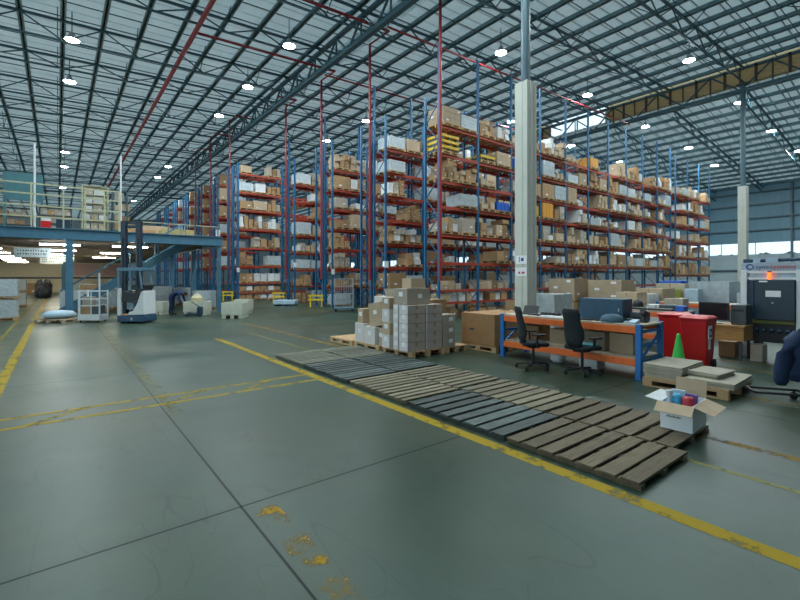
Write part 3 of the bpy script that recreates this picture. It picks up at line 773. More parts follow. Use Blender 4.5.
# things on the bench
t = thing('monitor_cabinet','dark blue equipment cabinet standing on the workbench','cabinet',(8.42,4.22,HB),0)
MB().box(-.2,-.42,.0,.2,.42,.40).build('case', M('cabinet_blue',(.03,.09,.15),.45), t, bevel=.006)
dr_ = MB().box(-.205,-.40,.02,-.2,.40,.38).build('door', M('cabinet_blue2',(.025,.08,.14),.4), t); MB().box(-.21,-.36,.17,-.205,-.34,.23).build('latch', grey, dr_)
def keyboard(x, y, rz, label):
    t = thing('keyboard',label,'keyboard',(x,y,HB),rz,'keyboards on the workbench')
    MB().box(-.08,-.22,0,.08,.22,.02).build('keyboard_body', black, t, bevel=.004)
    b = MB()
    for i in range(5):
        for j in range(14): b.box(-.065+i*.027,-.205+j*.0295,.02,-.043+i*.027,-.18+j*.0295,.027)
    b.build('keys', dgrey, t)
keyboard(7.96,4.45,.05,'black keyboard in front of the blue cabinet on the bench')
keyboard(8.1,5.55,-.2,'black keyboard at the far half of the workbench')
def mouse(x,y,label):
    o = MB().lathe([(.02,0),(.034,.008),(.03,.025),(.012,.034)],(x,y,HB),k=12,sy=1.7).build('computer_mouse',black,smooth=True); tag(o,label,'mouse')
mouse(7.95,4.15,'black computer mouse beside the bench keyboard')
# cap / helmet, scanner, phone, papers, laptop, jacket, telephone
b = MB().lathe([(.16,0),(.165,.04),(.14,.10),(.08,.135),(.01,.145)],(7.98,3.88,HB),k=18,sy=1.25); b.box(7.77,3.79,HB,7.9,3.97,HB+.015)
tag(b.build('hard_hat',M('steel_blue_cloth',(.05,.11,.16),.6),smooth=True),'dark blue-grey cap lying on the bench right of the cabinet','cap')
t = thing('desk_phone','grey desk phone near the right end of the workbench','phone',(7.98,3.52,HB))
MB().prism([(-.10,0),(.10,0),(.10,.07),(-.10,.03)],'y',-.09,.09).build('phone_body', lblue, t, bevel=.004); MB().box(-.09,.04,.05,.08,.085,.085).build('handset', black, t, bevel=.01)
t = thing('barcode_scanner','black barcode scanner upright by the right bench end','scanner',(8.3,3.45,HB))
MB().lathe([(.07,0),(.07,.02),(.02,.03),(.02,.12)],k=14).build('scanner_stand', black, t, smooth=True); MB().cbox((-.02,0,.17),(.16,.09,.08),0,0,0,.4).build('scanner_head', black, t, bevel=.01)
t = thing('label_printer','black label printer at the back of the right bench end','printer',(8.52,3.62,HB))
MB().box(-.13,-.13,0,.13,.13,.17).build('printer_body', dgrey, t, bevel=.02); MB().box(-.135,-.08,.05,-.13,.08,.09).build('paper_slot', black, t)
for i,(x,y,rz,m,lab) in enumerate(((7.98,5.2,.3,paper,'white sheet of paper at the middle of the workbench'),(8.3,5.35,-.3,lblue,'pale blue folder on the workbench behind the papers'),(7.97,4.95,.1,paper,'white paper beside the second chair on the bench'),(8.33,3.95,.1,btote,'blue folder beside the cap on the bench'),(8.05,4.7,.2,paper,'white paper behind the cap on the bench'))):
    tag(MB().cbox((x,y,HB+.008),(.22,.30,.014),rz).build('folder' if 'folder' in lab else 'paper_sheet',m),lab,'folder' if 'folder' in lab else 'paper')
t = thing('laptop','dark open laptop at the left part of the workbench','laptop',(8.2,5.85,HB),.2)
MB().box(-.12,-.17,0,.12,.17,.02).build('laptop_base', black, t); MB().cbox((.17,0,.09),(.015,.34,.18),0,0,0,.5).build('screen', black, t)
b = MB()
for k in range(5): b.lathe([(.02,-.03),(.09,0),(.02,.03)],(8.25+.05*R.random(),5.15+k*.09,HB+.035),k=10)
tag(b.build('cable_coil',black,smooth=True),'dark tangle of cables at the middle of the workbench','cables')
# below the bench
SHZ = .363
for (x,y,w_,d_,h_,m,lab) in ((8.25,3.75,.42,.4,.36,tan2,'pale carton on the lower bench shelf near the right legs'),(8.3,4.3,.45,.4,.34,greyc,'grey-brown carton on the lower bench shelf'),(8.2,5.0,.35,.4,.32,tan2,'pale carton on the lower shelf between the chairs'),(8.3,5.75,.5,.45,.34,tan,'brown carton on the lower shelf at the left bench end')):
    t = thing('carton',lab,'carton',(x,y,SHZ),0,'cartons under the workbench'); MB().box(-d_/2,-w_/2,0,d_/2,w_/2,h_).build('carton_body',m,t,bevel=.004); MB().box(-.025,-w_/2-.002,h_-.08,.025,w_/2+.002,h_+.002).build('tape',tape,t)
for (x,y,lab) in ((8.1,5.05,'white bag of waste under the bench between the chairs'),(8.15,4.35,'white carton on the floor below the bench shelf')):
    if 'bag' in lab: o = MB().lathe([(.10,0),(.15,.05),(.14,.16),(.06,.23),(.05,.25)],(x,y,0),k=12).build('waste_bag',paper,smooth=True); tag(o,lab,'bag')
    else: o = MB().box(x-.15,y-.18,0,x+.15,y+.18,.21).build('carton',whitec,bevel=.004); tag(o,lab,'carton')

# office chairs
def chair(x, y, rz, label):
    t = thing('office_chair',label,'chair',(x,y,0),rz,'black office chairs at the bench')   # faces +x
    MB().box(-.22,-.24,.44,.25,.24,.52).build('seat', M('chair_fabric',(.012,.018,.022),.9), t, bevel=.04)
    rings = []
    for z, wd, off, th in ((.50,.17,-.20,.03),(.58,.19,-.235,.04),(.68,.23,-.22,.045),(.80,.235,-.235,.045),(.92,.20,-.265,.04),(1.0,.195,-.285,.035),(1.10,.21,-.305,.035),(1.17,.185,-.32,.03),(1.185,.14,-.322,.02)):
        rings.append([(off+th*math.sin(a)*(1 if math.sin(a)>0 else .9)-.05*abs(math.cos(a))**2*0+.035*math.cos(a)**2, wd*math.copysign(abs(math.cos(a))**.6,math.cos(a)), z) for a in [2*PI*i/16 for i in range(16)]])
    MB().loft(rings).build('backrest', M('chair_fabric',(.012,.018,.022),.9), t, smooth=True)
    MB().bar((-.18,0,.42),(-.27,0,.62),.06,.02).build('back_bracket', black, t)
    for s in (-1,1):
        a = MB(); a.bar((0,s*.26,.46),(.0,s*.28,.66),.03,.05); a.cbox((.02,s*.28,.675),(.26,.07,.03)); a.build('armrest', black, t, bevel=.008)
    MB().lathe([(.025,.1),(.025,.44)],k=12).build('gas_column', black, t); MB().box(-.1,-.09,.40,.1,.09,.44).build('tilt_mechanism', black, t)
    for i in range(5):
        a = 2*PI*i/5+.3; l = MB(); l.bar((0,0,.11),(.31*math.cos(a),.31*math.sin(a),.075),.05,.03); o = l.build('base_leg', black, t, bevel=.006)
        c = MB()
        for s in (-.016,.016):
            cx, cy = .31*math.cos(a)-s*math.sin(a), .31*math.sin(a)+s*math.cos(a)
            c.tube([(cx-.009*math.sin(a),cy+.009*math.cos(a),.03),(cx+.009*math.sin(a),cy-.009*math.cos(a),.03)],.03,12)
        c.bar((.31*math.cos(a),.31*math.sin(a),.03),(.31*math.cos(a),.31*math.sin(a),.08),.018); c.build('caster', rubber, o)
    return t
chair(7.18,5.0,math.radians(-40),'black office chair seen from the side at the left of the bench')
chair(7.45,4.16,math.radians(-14),'black high-backed office chair seen from behind at the bench')
o = MB().cbox((7.5,4.10,.537),(.3,.34,.03),.2).build('folder',M('green_blue_folder',(.05,.22,.25),.5)); tag(o,'dark folder lying on the seat of the chair seen from behind','folder')

# ------------------------------------------------------------------ red wheelie bins, cone, cardboard pallet
def bin_(x, y, rz, label):
    t = thing('wheelie_bin',label,'bin',(x,y,0),rz,'red wheelie bins'); t.scale = (.80,.82,.95)   # front is -x
    def ring(z, a, b_, c0): return [(c0-a,-b_,z),(c0-a+.03,-b_-.02,z),(c0+a-.03,-b_-.02,z),(c0+a,-b_,z),(c0+a,b_,z),(c0+a-.03,b_+.02,z),(c0-a+.03,b_+.02,z),(c0-a,b_,z)]
    MB().loft([ring(.05,.22,.20,.04),ring(.3,.25,.22,.02),ring(.9,.31,.25,0),ring(.97,.315,.26,0),ring(.97,.33,.275,0),ring(1.0,.33,.275,0)]).build('bin_body', redp, t, bevel=.008)
    MB().loft([ring(1.0,.345,.28,-.01),ring(1.03,.345,.28,-.01),ring(1.065,.28,.22,0)]).build('lid', redp, t, bevel=.008)
    MB().tube([(.36,-.24,.98),(.40,-.24,1.0),(.40,.24,1.0),(.36,.24,.98)],.018,8).build('handle', redp, t)
    for s in (-1,1): MB().tube([(.22,s*.25-.025,.1),(.22,s*.25+.025,.1)],.1,16).build('wheel', rubber, t)
    return t
bin_(10.15,3.62,math.radians(0),'red wheelie bin behind the green cone, left of the pair')
b1 = bin_(9.68,3.05,math.radians(0),'red wheelie bin with a white and blue sticker, right of the pair')
s = MB(); s.box(-.22,-.281,.62,.0,-.262,.88); s.box(-.20,-.284,.66,-.02,-.2805,.82,1); s.box(-.14,-.287,.70,-.08,-.2835,.78); s.box(-.16,-.272,.42,-.08,-.235,.62)
o = s.build('sticker',[paper,navy],b1); o['label'] = 'white sticker with a dark blue square'
t = thing('traffic_cone','bright green cone standing in front of the red bins','cone',(8.86,3.1,0))
MB().lathe([(.16,.02),(.14,.04),(.03,.70),(.025,.72)],k=20).build('cone_body', green, t, smooth=True); MB().box(-.19,-.19,0,.19,.19,.03).build('cone_base', green, t, bevel=.01)
block_pallet(8.02,2.55,0,'wooden pallet under flattened grey cardboard beside the bench',1.15,1.15,wood)
def sheets(x, y, z, w, d, n, th, label, rz=0, m=greyc):
    for k in range(n):
        dx, dy = R.uniform(-.015,.015), R.uniform(-.015,.015)
        o = MB().box(-d/2,-w/2,0,d/2,w/2,th*.94).build('cardboard_sheet',m,bevel=.003); o.location = (x+dx,y+dy,z+k*th); o.rotation_euler = (0,0,rz+R.uniform(-.02,.02))
        tag(o,label%ORD[k],'cardboard','flattened cardboard on the pallet')
cgrey = M('flat_cardboard',(.36,.33,.26),.85,var=.12)
sheets(7.98,2.86,.14,.55,.95,6,.035,'flat cardboard sheet, %s up the left stack on the pallet',m=cgrey)
sheets(8.0,2.25,.14,.62,1.0,2,.045,'big flat cardboard sheet, %s up the right part of the pallet',.03,cgrey)
sheets(8.0,2.35,.23,.42,.6,3,.025,'small flat cardboard sheet, %s up on the right cardboard',-.1,cgrey)
# ------------------------------------------------------------------ goods behind the bench
def block(x, y, base, kind, label, rz=0, sc=(1,1,1)):
    t = thing('pallet_load',label,'pallet load',(x,y,base),rz,'pallet loads behind the bench'); t.scale = sc
    for me, nm, z in ((PM,'pallet_base',0),(kind,'goods',.14)):
        p = bpy.data.objects.new(nm, me); COL.objects.link(p); p.parent = t; p.location = (0,0,z)
    return t
block(12.35,8.05,0,SM[0],'shrink-wrapped silver load right of the white column',0,(1,1.15,1.33))
block(13.9,8.25,0,ST[0],'brown boxed load, bottom left of the double stacks behind the bench',0,(1,1,1))
block(13.95,8.25,.95,ST[0],'brown boxed load, top left of the double stacks behind the bench',0,(1.0,1,.8))
block(14.35,7.0,0,ST[1],'brown boxed load, bottom right of the double stacks behind the bench',0,(1,1.1,1))
block(14.4,7.0,.905,ST[0],'brown boxed load, top right of the double stacks behind the bench',0,(1,1.15,.8))
o = MB().lathe([(.2,0),(.28,.15),(.26,.4),(.17,.52),(.1,.55)],(12.9,9.3,.93),k=14).build('film_bundle',mag,smooth=True); tag(o,'magenta wrapped bundle beside the white column','bundle')
block(12.9,9.3,0,ST[1],'brown boxed load under the magenta bundle',0,(1,1,1.04))
for i,(x,y,z,w_,d_,h_,c,lab) in enumerate((
    (13.55,6.0,0,.62,.6,1.30,'pale','tall pale carton behind the dark blue cabinet'),(15.5,6.65,.0,1.0,.9,1.2,'white','wide white carton behind the second bench'),
    (16.5,6.5,0,.9,.9,1.35,'pale','broad pale carton beyond the second bench'),(14.7,5.2,0,.5,.5,1.1,'grey','grey-brown carton beyond the second bench'),
    (17.4,6.3,0,.8,.8,1.0,'pale','low pale carton before the long rack'),(13.7,5.3,0,.5,.5,.95,'white','white carton left of the orange far bench'),
    (18.6,6.6,0,1.0,1.0,1.5,'grey','tall grey-brown carton far behind the red bins'))):
    o = inst(CM[c][0],'carton',(x,y,z),R.uniform(-.1,.1),lab,'carton','cartons behind the benches',(d_,w_,h_))
o = MB().box(17.3,6.2,1.01,18.0,7.0,1.3).build('lid_tray',olive); tag(o,'yellow-green lid lying on a carton before the long rack','lid')
# second and third benches
bench(11.5,12.35,3.95,6.0,.92,'second workbench further back with dark tops')
def monitor(x, y, z, rz, label, w_=.55, h_=.34):
    t = thing('monitor',label,'monitor',(x,y,z),rz,'monitors')   # screen faces -x
    sh_ = MB().box(-.02,-w_/2,.08,.02,w_/2,.08+h_).build('screen_housing', black, t, bevel=.006); MB().box(-.022,-w_/2+.02,.10,-.02,w_/2-.02,.06+h_).build('screen', M('screen_black',(.008,.012,.016),.15), sh_)
    MB().box(.02,-.03,0.01,.05,.03,.3).build('stand_neck', black, t); MB().box(-.1,-.13,0,.12,.13,.012).build('stand_foot', black, t)
    return t
for i,(y,lab) in enumerate(((5.65,'dark keyboard tray at the left of the second bench'),(5.06,'dark tray in the middle of the second bench'),(4.47,'dark tray at the right of the second bench'))):
    tag(MB().box(11.6,y-.28,.923,11.95,y+.28,.97).build('tray',black,bevel=.01),lab,'tray','trays on the second bench')
tag(MB().lathe([(.12,0),(.14,.1),(.09,.2),(.02,.23)],(12.12,5.2,.92),k=14).build('bag',black,smooth=True),'black bundle on the second bench','bag')
tag(MB().box(12.0,4.3,.923,12.28,4.65,1.05).build('scale',dgrey,bevel=.02),'dark weighing scale on the second bench','scale')
tag(MB().box(11.7,3.98,.923,12.0,4.17,1.05).build('tote',btote,bevel=.01),'blue tote at the right end of the second bench','tote')
bench(15.3,16.2,3.9,6.0,.95,'third workbench with a bright orange edge, furthest back')
tag(MB().box(16.5,5.2,0,16.9,5.6,1.35).build('tote',lblue,bevel=.01),'pale blue tote stack beyond the orange far bench','tote')
tag(MB().box(19.4,6.7,1.14,20.2,7.5,1.6).build('tote',btote,bevel=.02),'deep blue crate by the far end of the long rack','tote')
block(19.8,7.1,0,ST[1],'brown boxed load under the deep blue crate',0,(1,1,1.27))
block(17.7,5.1,0,SM[0],'white bagged load left of the far white column, tall',0,(1.1,1.2,1.75))
block(18.9,4.6,0,SM[1],'white bagged load beside the tall bagged load',0,(1,1.2,1.7))
block(17.7,3.75,0,SM[2],'white wrapped load behind the black monitor',0,(1.1,1.2,1.7))
block(19.4,3.35,0,SM[1],'white wrapped load just left of the white machine',0,(1.1,1,1.5))
block(22.5,5.0,0,ST[0],'brown boxed load far behind the white bagged loads, left',0,(1,1,1.6))
block(23.75,4.2,0,ST[1],'brown boxed load far behind the white bagged loads, middle',0,(1,1,1.7))
block(25,3.4,0,ST[0],'brown boxed load far behind the white bagged loads, right',0,(1,1,1.6))

# ------------------------------------------------------------------ desk with monitor beside the machine
t = thing('desk','tan wooden desk carrying the black monitor','desk',(11.4,3.28,0))
MB().box(-.35,-.62,.70,.35,.55,.74).build('desk_top', desk, t, bevel=.004); MB().box(-.33,-.60,.42,-.30,.53,.70).build('modesty_panel', desk, t); MB().box(-.3,-.6,.42,.33,-.57,.7).build('side_panel', desk, t)
for x in (-.3,.28):
    for y in (-.56,.46): MB().box(x,y,0,x+.05,y+.05,.7).build('leg', dgrey, t)
monitor(11.28,3.26,.74,-.25,'big black monitor on the tan desk',.62,.38)
t = thing('computer_tower','black computer tower beside the monitor on the desk','computer',(11.5,2.82,.74)); MB().box(-.22,-.13,0,.22,.13,.42).build('tower_case', dgrey, t, bevel=.008); MB().box(-.225,-.1,.28,-.22,.1,.33).build('drive_panel', black, t)
for (x,y,w_,h_,m,lab) in ((11.75,3.1,.30,.33,tan,'brown carton on the floor under the desk end'),(11.60,2.55,.2,.33,greyc,'grey-brown carton beside the machine foot')):
    t = thing('carton',lab,'carton',(x,y,0)); MB().box(-.2,-w_/2,0,.2,w_/2,h_).build('carton_body',m,t,bevel=.004); MB().box(-.025,-w_/2-.002,h_-.08,.025,w_/2+.002,h_+.002).build('tape',tape,t)

# ------------------------------------------------------------------ the white machine with the sign
t = thing('scanning_machine','white gantry machine with a lettered sign and dark cabinet','machine',(12.0,2.4,0))   # front is -x, runs along y
W0, W1 = .52,-.55
for y in (W0-.10,-.50): MB().box(-.12,y,0,.12,y+.11,1.9).build('frame_post', white, t, bevel=.008)
SG = MB().box(-.10,W1,1.88,.10,W0,2.06).build('sign_panel', M('sign_grey',(.36,.45,.52),.45), t, bevel=.006)
f = MB(); f.box(-.10,-.39,1.70,.08,.42,1.74); f.box(-.1,-.39,1.83,.08,.42,1.88); f.build('cross_rail', white, t)
for a, b_ in ((.24,.08),(.04,-.10),(-.14,-.36)):
    MB().box(-.07,b_,1.745,-.05,a,1.828).build('glass_panel', lblue, t)
MB().box(-.06,.32,.6,.06,.40,1.68).build('cable_duct', navy, t)
CD = MB().box(-.16,-.38,.84,.2,.28,1.69).build('cabinet_door', M('machine_cabinet',(.01,.03,.05),.35), t, bevel=.008)
c = MB(); c.box(-.168,-.16,1.33,-.16,.09,1.46); c.build('door_label', paper, CD)
MB().box(-.168,.06,1.64,-.16,.20,1.67).build('name_plate', paper, CD)
MB().box(-.17,-.04,1.19,-.16,-.01,1.22).build('lock', grey, CD)
MB().box(-.14,-.38,.76,.2,.42,.83).build('conveyor_edge', M('conveyor_yellow',(.10,.11,.02),.5), t)
c = MB(); c.box(-.1,-.38,.36,.25,.38,.75); c.box(-.1,.2,0,.2,.3,.36); c.box(-.1,-.38,0,.2,-.28,.36); c.build('lower_frame', black, t)
for i in range(5): MB().tube([(-.13,.28-i*.13,.62),(-.13,.22-i*.13,.62)],.045,10).build('roller', navy, t)
MB().box(-.05,W0-.14,2.06,.06,W0-.02,2.14).build('junction_box', navy, t)
MB().tube([(0,W0-.1,2.10),(0,W1,2.12)],.035,10).build('camera_bar', navy, t)
MB().box(-.1,-.1,2.06,.1,.1,2.16).build('scan_head', lblue, t); MB().box(-.08,.2,2.06,.08,.32,2.15).build('scan_head', lblue, t)
al = EM('amber_alarm_light',(1.0,.10,.02),1.6)
c = MB().lathe([(.02,1.70),(.035,1.72),(.035,1.83),(.02,1.85)],(-.14,.03,0),k=14); AL = c.build('alarm_lamp', al, t, smooth=True); MB().lathe([(.036,1.85),(.036,1.875),(.02,1.88)],(-.14,.03,0),k=14).build('alarm_cap', dgrey, AL)
lg = MB(); q = 28
for i in range(q):
    a0, a1 = 2*PI*i/q, 2*PI*(i+1)/q; cy, cz = .37,1.97
    lg.v += [(-.104,cy+.07*math.cos(a0),cz+.065*math.sin(a0)),(-.104,cy+.07*math.cos(a1),cz+.065*math.sin(a1)),(-.104,cy+.045*math.cos(a1)-.006,cz+.038*math.sin(a1)),(-.104,cy+.045*math.cos(a0)-.006,cz+.038*math.sin(a0))]
    lg.f.append((4*i,4*i+1,4*i+2,4*i+3)); lg.m.append(0)
lg.build('logo', M('logo_blue',(.02,.06,.30),.5), SG)
def text(body, loc, size, m, parent, name='sign_lettering', rz=-PI/2):
    c = bpy.data.curves.new(name,'FONT'); c.body = body; c.size = size; c.extrude = .003; c.space_character = 1.05
    tmp = bpy.data.objects.new('tmp_text',c); COL.objects.link(tmp)
    me = bpy.data.meshes.new_from_object(tmp.evaluated_get(bpy.context.evaluated_depsgraph_get()))
    bpy.data.objects.remove(tmp); bpy.data.curves.remove(c)
    me.materials.clear(); me.materials.append(m); o = bpy.data.objects.new(name,me); COL.objects.link(o); o.parent = parent
    o.location = loc; o.rotation_euler = (PI/2,0,rz); return o
text('sync',(-.106,.27,1.93),.125,M('letter_blue',(.04,.12,.30),.5),SG)
text('systems',(-.106,.025,1.93),.125,M('letter_red',(.55,.06,.08),.5),SG)
# jacket on a hand trolley at the right
# trolley and jacket at the right
TR = thing('hand_trolley','low black trolley with casters carrying a hung navy jacket','trolley',(8.19,1.30,0),math.radians(-58))
c = MB()
for y in (-.16,.16): c.bar((-.62,y,.13),(.62,y,.13),.03)
for x in (-.62,0,.62): c.bar((x,-.16,.13),(x,.16,.13),.03)
c.build('trolley_frame', black, TR)
for x in (-.05,.58):
    for y in (-.16,.16): c = MB(); c.tube([(x,y-.018,.05),(x,y+.018,.05)],.05,14); c.bar((x,y,.05),(x,y,.13),.02); c.build('caster', rubber, TR)
MB().tube([(.22,-.16,.13),(.22,-.16,1.0),(.22,.16,1.0),(.22,.16,.13)],.016,8).build('push_handle', black, TR)
JK = thing('jacket','navy blue work jacket hung over the trolley handle','jacket',(8.16,1.30,0),math.radians(-58))
rings = []
for z, rx, ry, cx in ((1.06,.05,.05,.10),(1.03,.14,.09,.10),(.95,.22,.13,.08),(.82,.27,.17,.06),(.68,.29,.19,.05),(.54,.31,.21,.04),(.42,.33,.22,.04),(.36,.335,.225,.04)):
    rr = []
    for i in range(40):
        a = 2*PI*i/40; fo = 1+(1.06-z)*.22*math.sin(7*a+z*3)+(1.06-z)*.08*math.sin(13*a)
        rr.append((cx+rx*fo*math.cos(a), ry*fo*math.sin(a), z-(.05*math.sin(5*a) if z < .4 else 0)))
    rings.append(rr)
MB().loft(rings).build('jacket_body', jacket, JK, smooth=True)
MB().tube([(-.06,-.02,.96),(-.16,-.06,.84),(-.23,-.08,.66),(-.27,-.07,.46),(-.28,-.06,.30),(-.28,-.06,.24)],[.07,.10,.105,.095,.085,.055],14).build('sleeve', jacket, JK, smooth=True)
MB().tube([(.24,-.1,.95),(.34,-.18,.8),(.40,-.2,.6),(.42,-.18,.40),(.42,-.17,.32)],[.07,.10,.10,.09,.06],14).build('sleeve', jacket, JK, smooth=True)
MB().loft([[(.10+.10*math.cos(2*PI*i/20),.08*math.sin(2*PI*i/20),z) for i in range(20)] for z in (1.0,1.08)]).build('collar', jacket, JK, smooth=True)
MB().box(-.08,-.235,.30,-.0,-.20,.36).build('care_tag', paper, JK)

# ------------------------------------------------------------------ mezzanine on the left
b = MB(); b.box(-16,23.42,3.62,6.55,24.9,3.80); b.box(-16,26.25,3.62,6.55,62,3.80); b.box(-16,24.9,3.62,1.6,26.25,3.80); b.box(5.6,24.9,3.62,6.55,26.25,3.80)
struct(b.build('mezzanine_floor', M('mezzanine_deck',(.34,.29,.23),.7)), 'deck of the raised mezzanine')
b = MB(); b.box(-16,23.28,3.34,6.65,23.42,3.80); b.box(-16,23.2,3.34,6.65,23.5,3.38); b.box(-16,23.2,3.76,6.65,23.5,3.80)
b.box(6.55,23.3,3.34,6.69,62,3.80)
struct(b.build('mezzanine_beam', mezz), 'blue-grey edge beam of the mezzanine')
b = MB(); y = 24.6
while y < 61.8:
    b.box(-16,y,3.38,1.6 if 24.8 < y < 26.2 else 6.55,y+.09,3.62); y += 1.15
struct(b.build('mezzanine_joists', M('joist',(.22,.18,.14),.7)), 'dark joists under the mezzanine deck')
PO = None
for i,(x,y) in enumerate(((.4,23.36),(6.52,23.36),(6.5,28.6),(-5.6,23.36),(.4,35),(6.5,35),(-5.6,35),(.4,47),(-5.6,47))):
    p = bpy.data.objects.new('mezzanine_post', None); COL.objects.link(p); p.location = (x,y,0); struct(p,'blue-grey steel post of the mezzanine')['group'] = 'mezzanine posts'
    hw = .13 if i != 1 else .085
    MB().box(-hw,-hw,0,hw,hw,3.34).build('post_shaft', mezz, p); MB().box(-.22,-.22,0,.22,.22,.02).build('base_plate', mezz, p)
tu = EM('tube_warm',(1.0,.93,.74),TUBE); tw = EM('tube_cool',(.85,.96,1.0),TUBE)
lp = None
for ix, x in enumerate((-3.0,.1,2.8)):
    for iy in range((6,7,3)[ix]):
        y = (30.5,25.2,24.9)[ix]+iy*(5.2,5.4,7.6)[ix]
        lab = 'fluorescent tube fitting under the mezzanine, %s from the front in the %s lane'%(ORD[iy],('left','middle','right')[ix])
        m = tw if (ix == 1 and iy == 0) else tu
        t = thing('tube_light',lab,'lamp',(x,y,3.18),0,'tube lights under the mezzanine')
        MB().box(-.75,-.09,.06,.75,.09,.12).build('fitting', white, t); MB().tube([(-.72,-.04,.035),(.72,-.04,.035)],.022,6).build('tube', m, t); MB().tube([(-.72,.04,.035),(.72,.04,.035)],.022,6).build('tube', m, t)
        c = MB(); 
        for q in (-.5,.5): c.bar((q,0,.12),(q,0,.44),.015)
        c.build('hanger', steel, t)
for i,(x,y,z0,z1,w_,lab) in enumerate(((-.9,26.2,2.66,3.10,1.3,'white hanging sign under the mezzanine nearest the front'),(.15,31.2,2.62,3.0,1.2,'white hanging sign under the mezzanine second along the aisle'),(-.3,37.0,2.62,3.0,1.2,'white hanging sign under the mezzanine third along the aisle'))):
    t = thing('hanging_sign',lab,'sign',(x,y,0),0,'hanging aisle signs')
    MB().box(-w_/2,-.015,z0,w_/2,.015,z1).build('sign_board', M('sign_board',(.50,.58,.58),.6), t)
    c = MB()
    for k, zz in enumerate((.30,.16)):
        xx = -w_/2+.12
        while xx < w_/2-.16: c.box(xx,-.018,z0+zz-.04,xx+R.uniform(.03,.07),-.015,z0+zz+.03); xx += .09
    c.build('print', dgrey, t)
    c = MB()
    for q in (-w_/2+.1,w_/2-.1): c.bar((q,0,z1-.05),(q,0,3.63),.012)
    c.build('hanger', steel, t)
# railing upstairs
t = thing('railing','cream painted railing along the mezzanine edge','railing',(0,23.46,3.8))
for x in (-3.9,-1.85,-.85,.2,.95,1.65,2.2): MB().box(x-.03,-.03,0,x+.03,.03,1.85).build('rail_post', cream, t)
for z in (.45,.9,1.38,1.8): MB().box(-6,-.035,z-.03,2.2,-.025,z+.03).build('rail', cream, t)
for i,(x,lab) in enumerate(((-.75,'tall white pole on the mezzanine edge, left'),(2.28,'tall white pole on the mezzanine edge beside the lift truck mast'))):
    tag(MB().tube([(x,23.6,3.8),(x,23.6,7.3)],.036,10).build('pole', white),lab,'pole','white poles on the mezzanine')
t = thing('railing','low blue-grey railing on the right part of the mezzanine','railing',(0,23.46,3.8))
for x in (3.0,4.2,5.4,6.5): MB().box(x-.02,-.02,0,x+.02,.02,.55).build('rail_post', mezz, t)
MB().box(3.0,-.02,.5,6.5,.02,.54).build('rail', cream, t)
# shelving and goods upstairs
def shelf_unit(x0, x1, y, z0, h, n, label, m=cream):
    t = thing('shelving',label,'shelving',(x0,y,z0),0,'shelving on the mezzanine'); w_ = x1-x0
    for x in (0,w_-.05):
        for yy in (0,.5): MB().box(x,yy,0,x+.05,yy+.05,h).build('upright', m, t)
    for k in range(n+1): MB().box(0,0,.1+k*(h-.15)/n,w_,.55,.13+k*(h-.15)/n).build('shelf', m, t)
    for k in range(n):
        x = .08; q = 0
        while x < w_-.25:
            ww = R.uniform(.2,.42)
            inst(R.choice(CM[R.choice(['tan','pale','white','grey'])]),'carton',(x0+x+ww/2,y+.27,z0+.134+k*(h-.15)/n),0,'carton, %s along the %s shelf of the %s'%(ORD[q],ORD[k],label.split(' shelving')[0]+' shelving'),'carton','cartons on the mezzanine shelving',(ww*.94,.4,R.uniform(.2,.34)))
            x += ww+.02; q += 1
shelf_unit(.85,1.85,24.1,3.8,2.1,5,'cream shelving behind the railing near the mast')
shelf_unit(2.0,2.6,24.1,3.8,2.0,4,'dark shelving beside the tall white pole',steel)
shelf_unit(-.7,.55,26.5,3.8,1.3,3,'low dark shelving behind the middle railing',dgrey)
shelf_unit(-3.2,-1.0,28.5,3.8,1.4,3,'long low shelving below the teal panel',dgrey)
tag(MB().box(-2.0,27.4,5.4,-.55,27.5,6.7).build('panel', teal),'teal panel standing upstairs at the left','panel')
MB().box(-2.0,27.42,3.8,-1.9,27.48,5.4).build('panel_leg', teal).parent = bpy.data.objects['panel']
MB().box(-.65,27.42,3.8,-.55,27.48,5.4).build('panel_leg', teal).parent = bpy.data.objects['panel']
for i,(x,y,w_,h_,m,lab) in enumerate(((3.4,27.3,1.6,.5,tan,'low brown load upstairs right of the mast'),(5.3,27.3,1.6,.6,M('hay_yellow',(.42,.36,.16),.8),'straw-yellow load upstairs near the rack'),(4.3,30.5,2.2,1.0,tan2,'pale brown load upstairs at the back'),(.2,24.6,.5,.5,navy,'navy crate upstairs behind the railing'),(-.4,24.6,.35,.4,redp,'small red crate upstairs behind the railing'))):
    tag(MB().box(x-w_/2,y-w_*.4,3.803,x+w_/2,y+w_*.4,3.8+h_).build('goods_crate', m, bevel=.02),lab,'crate','goods on the mezzanine')
# stair
t = thing('staircase','blue-grey steel staircase rising to the mezzanine','stairs',(0,25.0,0))
for y in (0,1.1): MB().prism([(.0,0),(.35,0),(5.55,3.44),(5.55,3.7),(5.25,3.7),(0,.20)],'y',y,y+.06).build('stringer', mezz, t)
for k in range(17): MB().box(.28+k*.305,.06,.17+k*.205,.58+k*.305,1.1,.20+k*.205).build('tread', dgrey, t)
for y in (.03,1.13):
    c = MB(); c.bar((.1,y,1.1),(5.4,y,4.65),.05)
    for k in range(5): c.bar((.3+k*1.25,y,.3+k*.83),(.3+k*1.25,y,1.22+k*.84),.04)
    c.build('handrail', mezz, t)
